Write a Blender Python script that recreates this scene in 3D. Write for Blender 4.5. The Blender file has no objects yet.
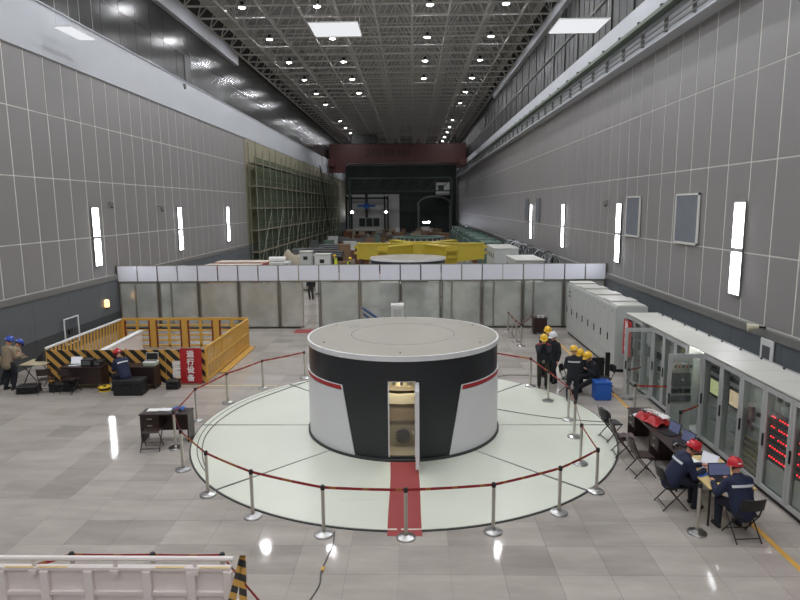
import bpy, bmesh, math, random
from mathutils import Vector, Matrix
random.seed(7)
sc = bpy.context.scene
COL = sc.collection

# ------------------------------------------------------------------ camera, world, exposure
CAM_H = 5.8
cam_d = bpy.data.cameras.new('camera'); cam = bpy.data.objects.new('camera', cam_d); COL.objects.link(cam)
cam_d.sensor_width = 36.0; cam_d.lens = 615.0 / 800.0 * 36.0
cam_d.clip_start = 0.05; cam_d.clip_end = 500
_t, _p, _r = math.radians(1.266), math.radians(8.68), 0.008
_fw = Vector((-math.sin(_t)*math.cos(_p), math.cos(_t)*math.cos(_p), -math.sin(_p)))
_rt = Vector((math.cos(_t), math.sin(_t), 0)); _up = _rt.cross(_fw)
_R = math.cos(_r)*_rt - math.sin(_r)*_up; _U = math.sin(_r)*_rt + math.cos(_r)*_up
cam.matrix_world = Matrix(((_R.x, _U.x, -_fw.x, 0), (_R.y, _U.y, -_fw.y, 0), (_R.z, _U.z, -_fw.z, CAM_H), (0, 0, 0, 1)))
sc.camera = cam
w = bpy.data.worlds.new('world'); sc.world = w; w.use_nodes = True
w.node_tree.nodes['Background'].inputs[0].default_value = (0.10, 0.11, 0.12, 1)
w.node_tree.nodes['Background'].inputs[1].default_value = 0.3
sc.view_settings.view_transform = 'Standard'; sc.view_settings.look = 'None'
sc.view_settings.gamma = 1.0; sc.view_settings.use_curve_mapping = False
sc.view_settings.exposure = 1.4
LAMP_POWER = 205.0        # emission of the high-bay lenses
WALL_LIGHT = 5.0         # emission of the wall luminaires

# ------------------------------------------------------------------ materials
def lin(c):
    return tuple(((v/255.0)/12.92 if v/255.0 <= 0.04045 else ((v/255.0+0.055)/1.055)**2.4) for v in c)
MATS = {}
def mat(name, rgb, rough=0.5, metal=0.0, var=0.12, scale=3.0, bump=0.0, spec=0.5, emit=0.0, rgb2=None):
    if name in MATS: return MATS[name]
    m = bpy.data.materials.new(name); m.use_nodes = True; MATS[name] = m
    nt = m.node_tree; N = nt.nodes; L = nt.links; b = N['Principled BSDF']
    c = lin(rgb)
    b.inputs['Roughness'].default_value = rough; b.inputs['Metallic'].default_value = metal
    b.inputs['Specular IOR Level'].default_value = spec
    tc = N.new('ShaderNodeTexCoord')
    nz = N.new('ShaderNodeTexNoise'); nz.inputs['Scale'].default_value = scale; nz.inputs['Detail'].default_value = 5
    L.new(tc.outputs['Object'], nz.inputs['Vector'])
    mx = N.new('ShaderNodeMix'); mx.data_type = 'RGBA'
    c2 = lin(rgb2) if rgb2 else tuple(v*(1-var) for v in c)
    c1 = c if rgb2 else tuple(min(1, v*(1+var*0.6)) for v in c)
    mx.inputs[6].default_value = (*c1, 1); mx.inputs[7].default_value = (*c2, 1)
    L.new(nz.outputs['Fac'], mx.inputs[0]); L.new(mx.outputs[2], b.inputs['Base Color'])
    if bump:
        bp = N.new('ShaderNodeBump'); bp.inputs['Strength'].default_value = bump; bp.inputs['Distance'].default_value = 0.02
        L.new(nz.outputs['Fac'], bp.inputs['Height']); L.new(bp.outputs[0], b.inputs['Normal'])
    if emit:
        b.inputs['Emission Color'].default_value = (*c, 1); b.inputs['Emission Strength'].default_value = emit
    return m
def glass_mat(name, rgb, alpha, rough=0.08, diffuse=0.0, gloss=0.12):
    m = bpy.data.materials.new(name); m.use_nodes = True; MATS[name] = m
    nt = m.node_tree; N = nt.nodes; L = nt.links; N.clear()
    out = N.new('ShaderNodeOutputMaterial'); tr = N.new('ShaderNodeBsdfTransparent'); gl = N.new('ShaderNodeBsdfGlossy'); df = N.new('ShaderNodeBsdfDiffuse')
    tr.inputs[0].default_value = (*lin(rgb), 1); gl.inputs[0].default_value = (0.9, 0.92, 0.92, 1); gl.inputs['Roughness'].default_value = rough
    tc = N.new('ShaderNodeTexCoord'); nz = N.new('ShaderNodeTexNoise'); nz.inputs['Scale'].default_value = 0.9; nz.inputs['Detail'].default_value = 4
    L.new(tc.outputs['Object'], nz.inputs['Vector'])
    rp = N.new('ShaderNodeMapRange'); rp.inputs[1].default_value = 0.35; rp.inputs[2].default_value = 0.7
    rp.inputs[3].default_value = max(0, diffuse-0.14); rp.inputs[4].default_value = min(1, diffuse+0.12)
    L.new(nz.outputs['Fac'], rp.inputs[0])
    df.inputs[0].default_value = (*lin((206, 208, 203)), 1)
    m1 = N.new('ShaderNodeMixShader'); m2 = N.new('ShaderNodeMixShader')
    if diffuse: L.new(rp.outputs[0], m1.inputs[0])
    else: m1.inputs[0].default_value = 0.22 if 'net' in name else 0.02
    if 'net' in name: df.inputs[0].default_value = (*lin((122, 132, 116)), 1)
    L.new(tr.outputs[0], m1.inputs[1]); L.new(df.outputs[0], m1.inputs[2])
    m2.inputs[0].default_value = gloss; L.new(m1.outputs[0], m2.inputs[1]); L.new(gl.outputs[0], m2.inputs[2])
    L.new(m2.outputs[0], out.inputs[0])
    return m
def emit_mat(name, rgb, strength, base=0.8):
    m = bpy.data.materials.new(name); m.use_nodes = True; MATS[name] = m
    nt = m.node_tree; N = nt.nodes; L = nt.links; b = N['Principled BSDF']
    b.inputs['Base Color'].default_value = (base, base, base, 1)
    b.inputs['Emission Color'].default_value = (*lin(rgb), 1); b.inputs['Emission Strength'].default_value = strength
    return m
def stripe_mat(name, rgb1, rgb2, period=0.24, dx=1.0, dy=0.0, dz=1.0, duty=0.5, rough=0.5):
    m = bpy.data.materials.new(name); m.use_nodes = True; MATS[name] = m
    nt = m.node_tree; N = nt.nodes; L = nt.links; b = N['Principled BSDF']; b.inputs['Roughness'].default_value = rough
    g = N.new('ShaderNodeNewGeometry'); dp = N.new('ShaderNodeVectorMath'); dp.operation = 'DOT_PRODUCT'
    L.new(g.outputs['Position'], dp.inputs[0]); dp.inputs[1].default_value = (dx, dy, dz)
    dv = N.new('ShaderNodeMath'); dv.operation = 'DIVIDE'; dv.inputs[1].default_value = period; L.new(dp.outputs['Value'], dv.inputs[0])
    fr = N.new('ShaderNodeMath'); fr.operation = 'FRACT'; L.new(dv.outputs[0], fr.inputs[0])
    gt = N.new('ShaderNodeMath'); gt.operation = 'GREATER_THAN'; gt.inputs[1].default_value = duty; L.new(fr.outputs[0], gt.inputs[0])
    mx = N.new('ShaderNodeMix'); mx.data_type = 'RGBA'; mx.inputs[6].default_value = (*lin(rgb1), 1); mx.inputs[7].default_value = (*lin(rgb2), 1)
    L.new(gt.outputs[0], mx.inputs[0]); L.new(mx.outputs[2], b.inputs['Base Color'])
    return m
def tile_mat(name, rgb, step, ox, oy, amp, rough):
    """stone tiles: one tone for each tile plus veining, all in world space"""
    m = bpy.data.materials.new(name); m.use_nodes = True; MATS[name] = m
    nt = m.node_tree; N = nt.nodes; L = nt.links; b = N['Principled BSDF']
    g = N.new('ShaderNodeNewGeometry')
    sub = N.new('ShaderNodeVectorMath'); sub.operation = 'SUBTRACT'; sub.inputs[1].default_value = (ox, oy, 0); L.new(g.outputs['Position'], sub.inputs[0])
    dv = N.new('ShaderNodeVectorMath'); dv.operation = 'DIVIDE'; dv.inputs[1].default_value = (step, step, 1000); L.new(sub.outputs[0], dv.inputs[0])
    fl = N.new('ShaderNodeVectorMath'); fl.operation = 'FLOOR'; L.new(dv.outputs[0], fl.inputs[0])
    wn = N.new('ShaderNodeTexWhiteNoise'); wn.noise_dimensions = '3D'; L.new(fl.outputs[0], wn.inputs['Vector'])
    mp = N.new('ShaderNodeMapping'); mp.inputs['Scale'].default_value = (0.35, 1.3, 1); mp.inputs['Rotation'].default_value = (0, 0, 0.5); L.new(g.outputs['Position'], mp.inputs[0])
    nz = N.new('ShaderNodeTexNoise'); nz.inputs['Scale'].default_value = 1.4; nz.inputs['Detail'].default_value = 8; nz.inputs['Roughness'].default_value = 0.65
    L.new(mp.outputs[0], nz.inputs['Vector'])
    # tone = 1 + amp*(white^3 stretched) + veining
    pw = N.new('ShaderNodeMath'); pw.operation = 'POWER'; pw.inputs[1].default_value = 2.5; L.new(wn.outputs['Value'], pw.inputs[0])
    m1 = N.new('ShaderNodeMath'); m1.operation = 'MULTIPLY_ADD'; m1.inputs[1].default_value = -amp; m1.inputs[2].default_value = 1.08; L.new(pw.outputs[0], m1.inputs[0])
    m2 = N.new('ShaderNodeMath'); m2.operation = 'MULTIPLY_ADD'; m2.inputs[1].default_value = 0.85; m2.inputs[2].default_value = -0.425; L.new(nz.outputs['Fac'], m2.inputs[0])
    ad = N.new('ShaderNodeMath'); ad.operation = 'ADD'; L.new(m1.outputs[0], ad.inputs[0]); L.new(m2.outputs[0], ad.inputs[1])
    cl = N.new('ShaderNodeVectorMath'); cl.operation = 'SCALE'; cl.inputs[0].default_value = lin(rgb); L.new(ad.outputs[0], cl.inputs['Scale'])
    L.new(cl.outputs[0], b.inputs['Base Color'])
    b.inputs['Specular IOR Level'].default_value = 0.2
    n2 = N.new('ShaderNodeTexNoise'); n2.inputs['Scale'].default_value = 5.0; n2.inputs['Detail'].default_value = 3; L.new(g.outputs['Position'], n2.inputs['Vector'])
    bp = N.new('ShaderNodeBump'); bp.inputs['Strength'].default_value = 0.25; bp.inputs['Distance'].default_value = 0.004; L.new(n2.outputs['Fac'], bp.inputs['Height']); L.new(bp.outputs[0], b.inputs['Normal'])
    rr = N.new('ShaderNodeMapRange'); rr.inputs[3].default_value = rough*0.7; rr.inputs[4].default_value = rough*1.4; L.new(nz.outputs['Fac'], rr.inputs[0]); L.new(rr.outputs[0], b.inputs['Roughness'])
    return m

M_FLOOR = tile_mat('stone_tiles', (166, 159, 152), 0.84, 0.58, 0.62, 0.24, 0.06)
M_GROUT = mat('tile_grout', (138, 133, 127), 0.7)
M_PANEL = mat('grey_wall_panel', (139, 136, 135), 0.42, var=0.06, scale=1.2, bump=0.02)
M_JOINT = mat('pale_panel_joint', (224, 222, 216), 0.5, var=0.05)
M_DADO = mat('blue_grey_dado', (100, 105, 110), 0.3, var=0.08)
M_DADO2 = mat('dark_plinth', (66, 69, 73), 0.35, var=0.1)
M_LEDGE = mat('grey_ledge', (120, 119, 116), 0.5)
M_BEAMW = mat('white_beam_paint', (188, 191, 197), 0.5, var=0.12, scale=0.25)
M_DTILE = mat('dark_glossy_tile', (56, 55, 55), 0.2, var=0.25, scale=0.8, spec=0.1)
M_CORR = mat('dark_corrugated_cladding', (36, 35, 35), 0.5, var=0.3, scale=1.0)
M_TRUSS = mat('truss_steel', (216, 215, 212), 0.45, metal=0.2)
M_DECK = mat('roof_deck', (172, 172, 172), 0.7, var=0.2, scale=0.7)
M_CONC = mat('raw_concrete', (150, 144, 122), 0.8, var=0.35, scale=0.8, bump=0.1)
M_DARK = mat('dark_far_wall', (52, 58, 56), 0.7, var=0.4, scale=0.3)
M_WHITE = mat('white_paint', (220, 220, 218), 0.4, var=0.05)
M_OFFW = mat('offwhite_steel', (236, 226, 223), 0.45, var=0.06)
M_CREAM = mat('pale_green_cover_paint', (219, 222, 208), 0.3, var=0.07, scale=0.7)
M_SEAM = mat('dark_seam_rubber', (58, 60, 60), 0.6)
M_BLACK = mat('charcoal_gloss_panel', (38, 42, 46), 0.3, var=0.15)
M_GWHITE = mat('cover_white_panel', (222, 222, 226), 0.35, var=0.04)
M_RED = mat('signal_red', (178, 40, 44), 0.4)
M_TOPG = mat('beige_grey_top_plate', (152, 147, 135), 0.5, var=0.08, scale=1.5)
M_RIM = mat('top_rim_white', (226, 226, 228), 0.3)
M_CARPET = mat('red_carpet', (156, 72, 72), 0.95, var=0.12, scale=30, bump=0.3)
M_CHROME = mat('brushed_steel', (196, 192, 184), 0.28, metal=0.9, var=0.05)
M_CHROMEB = mat('polished_steel_base', (190, 190, 190), 0.3, metal=1.0, var=0.05)
M_BLKP = mat('black_plastic', (30, 30, 32), 0.45)
M_DKMET = mat('dark_metal', (46, 44, 44), 0.4, metal=0.3)
M_BELT = stripe_mat('red_belt_with_yellow_print', (150, 28, 38), (166, 100, 48), period=0.55, dx=1, dy=1, dz=0, duty=0.8)
M_BELTR = mat('red_belt', (150, 28, 38), 0.6)
M_YEL = mat('safety_yellow', (212, 164, 74), 0.5, var=0.15)
M_YELB = mat('bracket_yellow', (188, 168, 58), 0.45, var=0.15)
M_STRIPE = stripe_mat('black_yellow_stripes', (208, 160, 84), (38, 36, 36), period=0.40, dx=1.0, dy=1.0, dz=1.0)
M_STRIPE2 = stripe_mat('black_yellow_small_stripes', (214, 166, 84), (62, 60, 60), period=0.2, dx=0.35, dy=0.0, dz=1.0)
M_BROWNP = mat('brown_red_post', (128, 58, 38), 0.5)
M_CAB = mat('cabinet_light_grey', (184, 187, 184), 0.4, var=0.04)
M_CABD = mat('cabinet_door_grey', (176, 178, 178), 0.38, var=0.04)
M_CABI = mat('cabinet_interior', (206, 207, 203), 0.5, var=0.1)
M_CABTOP = mat('cabinet_top_white', (196, 195, 188), 0.45, var=0.05)
M_GLASS = glass_mat('clear_door_glass', (240, 243, 242), 0.9, 0.03, 0.0, 0.07)
M_FROST = glass_mat('dusty_acrylic_sheet', (228, 231, 228), 0.5, 0.12, 0.5, 0.10)
M_WOODD = mat('dark_red_brown_wood', (50, 34, 33), 0.4, var=0.25, scale=8)
M_WOODB = mat('pale_yellow_tabletop', (212, 186, 128), 0.45, var=0.1, scale=6)
M_NAVY = mat('navy_jacket', (30, 38, 66), 0.8, var=0.2, scale=12, bump=0.2)
M_NAVYD = mat('dark_navy_trousers', (30, 34, 48), 0.85, var=0.2, scale=12)
M_DARKJ = mat('dark_jacket', (30, 33, 40), 0.85, var=0.25, scale=10, bump=0.2)
M_OLIVE = mat('olive_trousers', (48, 46, 38), 0.9, var=0.2, scale=10)
M_BEIGE = mat('beige_jacket', (150, 134, 112), 0.85, var=0.15, scale=10, bump=0.2)
M_SKIN = mat('skin', (196, 142, 116), 0.5, var=0.06)
M_HAIR = mat('black_hair', (26, 22, 22), 0.6)
M_SHOE = mat('black_shoe', (26, 26, 28), 0.5)
M_HELY = mat('yellow_helmet', (232, 184, 44), 0.3, var=0.04)
M_HELR = mat('red_helmet', (196, 40, 52), 0.3, var=0.04)
M_HELB = mat('blue_helmet', (52, 78, 168), 0.3, var=0.04)
M_HELW = mat('white_helmet', (226, 228, 232), 0.3, var=0.04)
M_REFL = mat('silver_reflective_tape', (206, 210, 214), 0.35)
M_ORANGE = mat('orange_cloth', (220, 120, 60), 0.7)
M_HIVIS = mat('hi_vis_yellow', (206, 220, 60), 0.6)
M_BLUEP = mat('blue_plastic', (36, 92, 178), 0.4)
M_GREYD = mat('mid_grey_device', (96, 98, 100), 0.5)
M_PAPER = mat('paper_white', (232, 232, 230), 0.7, var=0.03)
M_SCREEN = emit_mat('lit_laptop_screen', (84, 90, 122), 0.3, 0.02)
M_SCREENW = emit_mat('lit_white_screen', (215, 215, 225), 0.3, 0.05)
M_SCRG = emit_mat('lit_green_hmi_screen', (200, 205, 150), 0.3, 0.05)
M_SCRO = emit_mat('lit_amber_hmi_screen', (225, 200, 165), 0.3, 0.05)
M_LEDR = emit_mat('red_led', (255, 40, 48), 1.6, 0.05)
M_LENS = emit_mat('high_bay_lens', (250, 252, 255), LAMP_POWER)
M_DIFF = emit_mat('wall_light_diffuser', (248, 250, 255), WALL_LIGHT)
M_REFLGLOW = emit_mat('glass_reflection_glow', (240, 242, 246), 0.34, 0.1)  # glow of lights reflected in the viewing glass, put on added panels
M_WORKL = emit_mat('work_lamp_lens', (235, 240, 255), 60.0)
M_CRANE = mat('crane_red', (78, 36, 33), 0.5, var=0.15, scale=0.5)
M_CRTXT = mat('crane_letter_dark', (44, 20, 19), 0.6)
M_GREENM = mat('machine_green', (96, 118, 108), 0.5, var=0.15)
M_SCAF = mat('scaffold_tube', (134, 133, 118), 0.5, metal=0.3)
M_NET = glass_mat('green_safety_net', (214, 220, 212), 0.5, 0.6, 0.0, 0.0)
M_TARP = mat('beige_tarpaulin', (168, 158, 138), 0.85, var=0.2, scale=4, bump=0.3)
M_BRTARP = mat('brown_tarpaulin', (150, 120, 82), 0.85, var=0.3, scale=2, bump=0.3)
M_GRTARP = mat('green_tarpaulin', (66, 118, 98), 0.8, var=0.2)
M_CRATE = mat('crate_wood', (122, 102, 80), 0.8, var=0.3, scale=5)
M_RUST = mat('rust_brown', (112, 76, 56), 0.8, var=0.3)
M_CABLE = mat('grey_cable', (92, 92, 88), 0.6)
M_LOUV = mat('blue_grey_louvre', (128, 134, 142), 0.35, metal=0.3)
M_GOLD = mat('machined_brass', (214, 204, 176), 0.3, metal=0.6)
M_STEELM = mat('machined_steel', (150, 148, 138), 0.3, metal=0.7)
M_INT = mat('olive_grey_interior', (170, 162, 140), 0.6)
M_BRICK = mat('white_text', (240, 238, 236), 0.6)
M_GREENR = mat('dull_green_rail', (88, 100, 84), 0.5)

# ------------------------------------------------------------------ mesh helpers
def V(*a): return Vector(a)
class MB:
    def __init__(s): s.bm = bmesh.new()
    def box(s, c, d, rz=0.0, bev=0.0, rot=None):
        t = bmesh.new(); bmesh.ops.create_cube(t, size=1.0)
        bmesh.ops.scale(t, vec=d, verts=t.verts)
        if bev: bmesh.ops.bevel(t, geom=t.edges[:], offset=bev, segments=1, affect='EDGES')
        M = Matrix.Translation(c) @ (rot if rot is not None else Matrix.Rotation(rz, 4, 'Z'))
        bmesh.ops.transform(t, matrix=M, verts=t.verts); s._add(t); return s
    def bx(s, x0, x1, y0, y1, z0, z1, bev=0.0):
        return s.box(((x0+x1)/2, (y0+y1)/2, (z0+z1)/2), (abs(x1-x0), abs(y1-y0), abs(z1-z0)), 0, bev)
    def _add(s, t):
        me = bpy.data.meshes.new('tmp'); t.to_mesh(me); t.free(); s.bm.from_mesh(me); bpy.data.meshes.remove(me)
    def cyl(s, p0, p1, r0, r1=None, n=10, caps=True):
        p0 = Vector(p0); p1 = Vector(p1); r1 = r0 if r1 is None else r1
        d = p1-p0; a = d.normalized(); x = a.orthogonal().normalized(); y = a.cross(x)
        A = []; B = []
        for i in range(n):
            k = 2*math.pi*i/n; o = x*math.cos(k)+y*math.sin(k)
            A.append(s.bm.verts.new(p0+o*r0)); B.append(s.bm.verts.new(p1+o*r1))
        for i in range(n): s.bm.faces.new((A[i], A[(i+1) % n], B[(i+1) % n], B[i]))
        if caps:
            s.bm.faces.new(A[::-1]); s.bm.faces.new(B)
        return s
    def tube(s, pts, r, n=6):
        for a, b in zip(pts[:-1], pts[1:]):
            if (Vector(a)-Vector(b)).length > 1e-5: s.cyl(a, b, r, r, n)
        return s
    def lathe(s, prof, n=24, c=(0, 0, 0), close=False):
        rings = []
        for r, z in prof:
            if r < 1e-6: rings.append([s.bm.verts.new((c[0], c[1], c[2]+z))])
            else: rings.append([s.bm.verts.new((c[0]+r*math.cos(2*math.pi*i/n), c[1]+r*math.sin(2*math.pi*i/n), c[2]+z)) for i in range(n)])
        for A, B in zip(rings[:-1], rings[1:]):
            for i in range(n):
                j = (i+1) % n
                if len(A) == 1 and len(B) == 1: continue
                if len(A) == 1: s.bm.faces.new((A[0], B[j], B[i]))
                elif len(B) == 1: s.bm.faces.new((A[i], A[j], B[0]))
                else: s.bm.faces.new((A[i], A[j], B[j], B[i]))
        return s
    def prism(s, poly, d):
        """poly: 3D points of one face, d: extrusion vector"""
        d = Vector(d); A = [s.bm.verts.new(Vector(p)) for p in poly]; B = [s.bm.verts.new(Vector(p)+d) for p in poly]; n = len(poly)
        s.bm.faces.new(A[::-1]); s.bm.faces.new(B)
        for i in range(n): s.bm.faces.new((A[i], A[(i+1) % n], B[(i+1) % n], B[i]))
        return s
    def sheet(s, f, nu, nv, thick=0.004):
        """f(u,v)->point; a cloth-like sheet with thickness"""
        P = [[s.bm.verts.new(f(i/nu, j/nv)) for j in range(nv+1)] for i in range(nu+1)]
        fs = [s.bm.faces.new((P[i][j], P[i+1][j], P[i+1][j+1], P[i][j+1])) for i in range(nu) for j in range(nv)]
        bmesh.ops.recalc_face_normals(s.bm, faces=fs)
        bmesh.ops.solidify(s.bm, geom=fs, thickness=thick); return s
    def arcwall(s, cx, cy, r0, r1, a0, a1, z0, z1, n=None):
        """wall of a ring sector; z0/z1 numbers, a in degrees"""
        n = n or max(2, int(abs(a1-a0)/3)); V0 = []
        for i in range(n+1):
            a = math.radians(a0+(a1-a0)*i/n); c, q = math.cos(a), math.sin(a)
            V0.append([s.bm.verts.new((cx+r*c, cy+r*q, z)) for r, z in ((r0, z0), (r1, z0), (r1, z1), (r0, z1))])
        for A, B in zip(V0[:-1], V0[1:]):
            for k in range(4): s.bm.faces.new((A[k], B[k], B[(k+1) % 4], A[(k+1) % 4]))
        s.bm.faces.new(V0[0]); s.bm.faces.new(V0[-1][::-1]); return s
    def build(s, name, m, parent=None, world=False, smooth=True, ang=35, kind=None):
        bmesh.ops.recalc_face_normals(s.bm, faces=s.bm.faces[:])
        if world and parent is not None:
            bmesh.ops.transform(s.bm, matrix=root_m(parent).inverted(), verts=s.bm.verts)
        me = bpy.data.meshes.new(name); s.bm.to_mesh(me); s.bm.free()
        if smooth:
            for p in me.polygons: p.use_smooth = True
            me.set_sharp_from_angle(angle=math.radians(ang))
        me.materials.append(m)
        o = bpy.data.objects.new(name, me); COL.objects.link(o)
        if parent is not None: o.parent = parent
        if kind: o['kind'] = kind
        return o
ROOTM = {}
def root_m(o):
    while o.name not in ROOTM and o.parent is not None: o = o.parent
    return ROOTM.get(o.name, Matrix.Identity(4))
def tag(o, label, cat, group=None):
    o['label'] = label; o['category'] = cat
    if group: o['group'] = group
    return o
def thing(name, label, cat, loc=(0, 0, 0), rz=0.0, group=None):
    o = bpy.data.objects.new(name, None); COL.objects.link(o); o.empty_display_size = 0.1
    o.location = loc; o.rotation_euler = (0, 0, rz)
    ROOTM[o.name] = Matrix.Translation(loc) @ Matrix.Rotation(rz, 4, 'Z')
    return tag(o, label, cat, group)
def sroot(name, label=None, loc=(0, 0, 0)):
    o = bpy.data.objects.new(name, None); COL.objects.link(o); o['kind'] = 'structure'; o.location = loc
    ROOTM[o.name] = Matrix.Translation(loc)
    if label: o['label'] = label
    return o
def struct(o, label=None):
    o['kind'] = 'structure'
    if label: o['label'] = label
    return o
def dup(src, parent=None, loc=None):
    c = src.copy(); COL.objects.link(c); c.parent = parent
    if loc is not None: c.location = loc
    return c
def dup_tree(root, loc, rz, label, group=None):
    r = root.copy(); COL.objects.link(r); r.location = loc; r.rotation_euler = (0, 0, rz); r['label'] = label
    ROOTM[r.name] = Matrix.Translation(loc) @ Matrix.Rotation(rz, 4, 'Z')
    if group: r['group'] = group
    for ch in list(root.children):
        c = ch.copy(); COL.objects.link(c); c.parent = r
        for g in list(ch.children):
            d = g.copy(); COL.objects.link(d); d.parent = c
    return r
def text_mesh(name, body, size, m, parent=None, M=None, depth=0.002, world=False, spacing=1.0, bold=0.0):
    cu = bpy.data.curves.new(name, 'FONT'); cu.body = body; cu.size = size; cu.extrude = depth; cu.offset = bold; cu.align_x = 'CENTER'; cu.align_y = 'CENTER'; cu.space_line = spacing
    cu.resolution_u = 3
    o = bpy.data.objects.new('tmp_text', cu); COL.objects.link(o)
    bpy.context.view_layer.update()
    me = bpy.data.meshes.new_from_object(o.evaluated_get(bpy.context.evaluated_depsgraph_get()))
    bpy.data.objects.remove(o); bpy.data.curves.remove(cu)
    if M is not None:
        me.transform((root_m(parent).inverted() @ M) if (world and parent is not None) else M)
    me.materials.clear(); me.materials.append(m); me.name = name
    t = bpy.data.objects.new(name, me); COL.objects.link(t)
    if parent is not None: t.parent = parent
    return t
ORD = ['first', 'second', 'third', 'fourth', 'fifth', 'sixth', 'seventh', 'eighth', 'ninth', 'tenth', 'eleventh', 'twelfth', 'thirteenth', 'fourteenth', 'fifteenth', 'sixteenth', 'seventeenth', 'eighteenth', 'nineteenth', 'twentieth', 'twenty-first', 'twenty-second', 'twenty-third', 'twenty-fourth', 'twenty-fifth', 'twenty-sixth', 'twenty-seventh', 'twenty-eighth', 'twenty-ninth', 'thirtieth']

# ================================================================== THE HALL
XL, XR, YN, YF = -14.3, 9.2, -24.0, 133.0
ZC = 18.0                       # bottom chords of the roof truss
def in_disc(x, y): return (x+0.28)**2+(y-15.75)**2 < 5.0**2
# ---- floor and its tiles
fl = MB().bx(XL-0.5, XR+0.5, YN, YF, -0.3, -0.012).build('floor', M_GROUT, smooth=False); struct(fl, 'grey polished stone tile floor of the hall')
TS = 0.84; tiles = []
for i in range(-19, 12):
    for j in range(-30, 150):
        x0 = 0.58+i*TS; y0 = 0.62+j*TS
        if x0+TS < XL or x0 > XR or y0+TS < YN or y0 > YF: continue
        tiles.append((x0, y0))
base = MB().bx(0.002, TS-0.002, 0.002, TS-0.002, -0.012, 0.0).build('floor_tile', M_FLOOR, fl, smooth=False)
def tile_seen(x, y):
    cx, cy = x+TS/2, y+TS/2
    if cy < 7.7 or cy > 30 or in_disc(cx, cy): return False
    px = (cx+0.022*cy)/(cy*0.99+0.9)*615
    if abs(px) > 420: return False
    if cx > 7.0 or (cx < -2.6 and cy < 7.9): return False
    return True
seen = sorted([t for t in tiles if tile_seen(*t)], key=lambda t: t[1])[:300]
ss = set(seen); first = True; near_m = MB(); 
for (x, y) in seen:
    if first: base.location = (x, y, 0); first = False
    else: dup(base, fl, (x, y, 0))
for (x, y) in tiles:
    if (x, y) in ss: continue
    if y < 34: near_m.bx(x+0.002, x+TS-0.002, y+0.002, y+TS-0.002, -0.012, 0.0)
near_m.bx(XL-0.4, XR+0.4, 34.2, YF, -0.012, 0.0)
near_m.build('floor_tile', M_FLOOR, fl, smooth=False, kind='stuff')

# ---- side walls: backing, dado, cladding panels
def wall(side):
    left = side == 'left'; X = XL if left else XR; sgn = 1 if left else -1
    yend = 53.0 if left else 130.0
    wl = MB().bx(X, X-sgn*0.5, YN, YF, 0, 20.5).build('wall_'+side, M_JOINT if not left else M_JOINT, smooth=False)
    struct(wl, 'long grey panelled %s wall of the hall' % side)
    t = 0.012
    H = [(2.70, 4.51), (4.55, 6.97), (7.01, 9.43), (9.47, 11.60)] if left else [(2.62, 4.43), (4.47, 6.89), (6.93, 9.31), (9.35, 11.5)]
    P = 1.22; y = 22.16-38*P
    prot = {}; far = MB()
    k = 0
    while y < yend:
        for h, (a, b) in enumerate(H):
            if y < (46 if left else 44) and y > 8:
                if h not in prot:
                    prot[h] = MB().bx(0, sgn*t, 0.035, P-0.035, a, b).build('wall_panel', M_PANEL, wl, smooth=False); prot[h].location = (X, y, 0)
                else: dup(prot[h], wl, (X, y, 0))
            else: far.bx(X, X+sgn*t, y+0.035, y+P-0.035, a, b)
        y += P; k += 1
    far.build('wall_panel', M_PANEL, wl, smooth=False, kind='stuff')
    # dado
    dt = H[0][0]-0.26; y = YN; pr = None
    farp = MB(); farq = MB()
    while y < YF:
        if 9 < y < 30:
            if pr is None:
                pr = MB().bx(0, sgn*0.10, 0.006, 2.434, 0.9, dt).build('dado_panel', M_DADO, wl, smooth=False); pr.location = (X, y, 0)
                pq = MB().bx(0, sgn*0.10, 0.006, 2.434, 0.0, 0.894).build('plinth_panel', M_DADO2, wl, smooth=False); pq.location = (X, y, 0)
            else: dup(pr, wl, (X, y, 0)); dup(pq, wl, (X, y, 0))
        else:
            farp.bx(X, X+sgn*0.10, y+0.006, y+2.434, 0.9, dt); farq.bx(X, X+sgn*0.10, y+0.006, y+2.434, 0, 0.894)
        y += 2.44
    farp.build('dado_panel', M_DADO, wl, smooth=False, kind='stuff'); farq.build('plinth_panel', M_DADO2, wl, smooth=False, kind='stuff')
    MB().bx(X, X+sgn*0.14, YN, YF, dt, dt+0.22).build('ledge', M_LEDGE, wl, smooth=False)
    return wl
WL = wall('left'); WR = wall('right')
# raw concrete part of the left wall behind the scaffold
for i in range(12):
    MB().bx(XL, XL+0.05, 53.1+i*6.6, 53.1+i*6.6+6.5, 2.7, 11.6).build('concrete_bay', M_CONC, WL, smooth=False)
# upper wall left: dark glossy tiles
pr = {}; far = MB()
for r, (a, b) in enumerate([(13.62, 15.28), (15.32, 17.0)]):
    for k in range(84):
        y = 22.16+k*1.22*1.5-24*1.83
        if 18 < y < 66:
            if r not in pr: pr[r] = MB().bx(0, 0.05, 0.012, 1.818, a, b).build('upper_tile', M_DTILE, WL, smooth=False); pr[r].location = (XL, y, 0)
            else: dup(pr[r], WL, (XL, y, 0))
        elif y < YF-2: far.bx(XL, XL+0.05, y+0.012, y+1.818, a, b)
far.build('upper_tile', M_DTILE, WL, smooth=False, kind='stuff')
MB().bx(XL, XL+0.03, YN, YF, 17.0, 19.5).build('upper_cladding', M_DTILE, WL, smooth=False)
MB().bx(XL, XL+0.35, YN, 51.4, 17.05, 17.95).build('eaves_duct', M_BEAMW, WL, smooth=False)
MB().bx(XL, XL+0.09, 39.9, 40.9, 13.7, 15.2).build('vent_opening', M_BLKP, WL, smooth=False)
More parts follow.
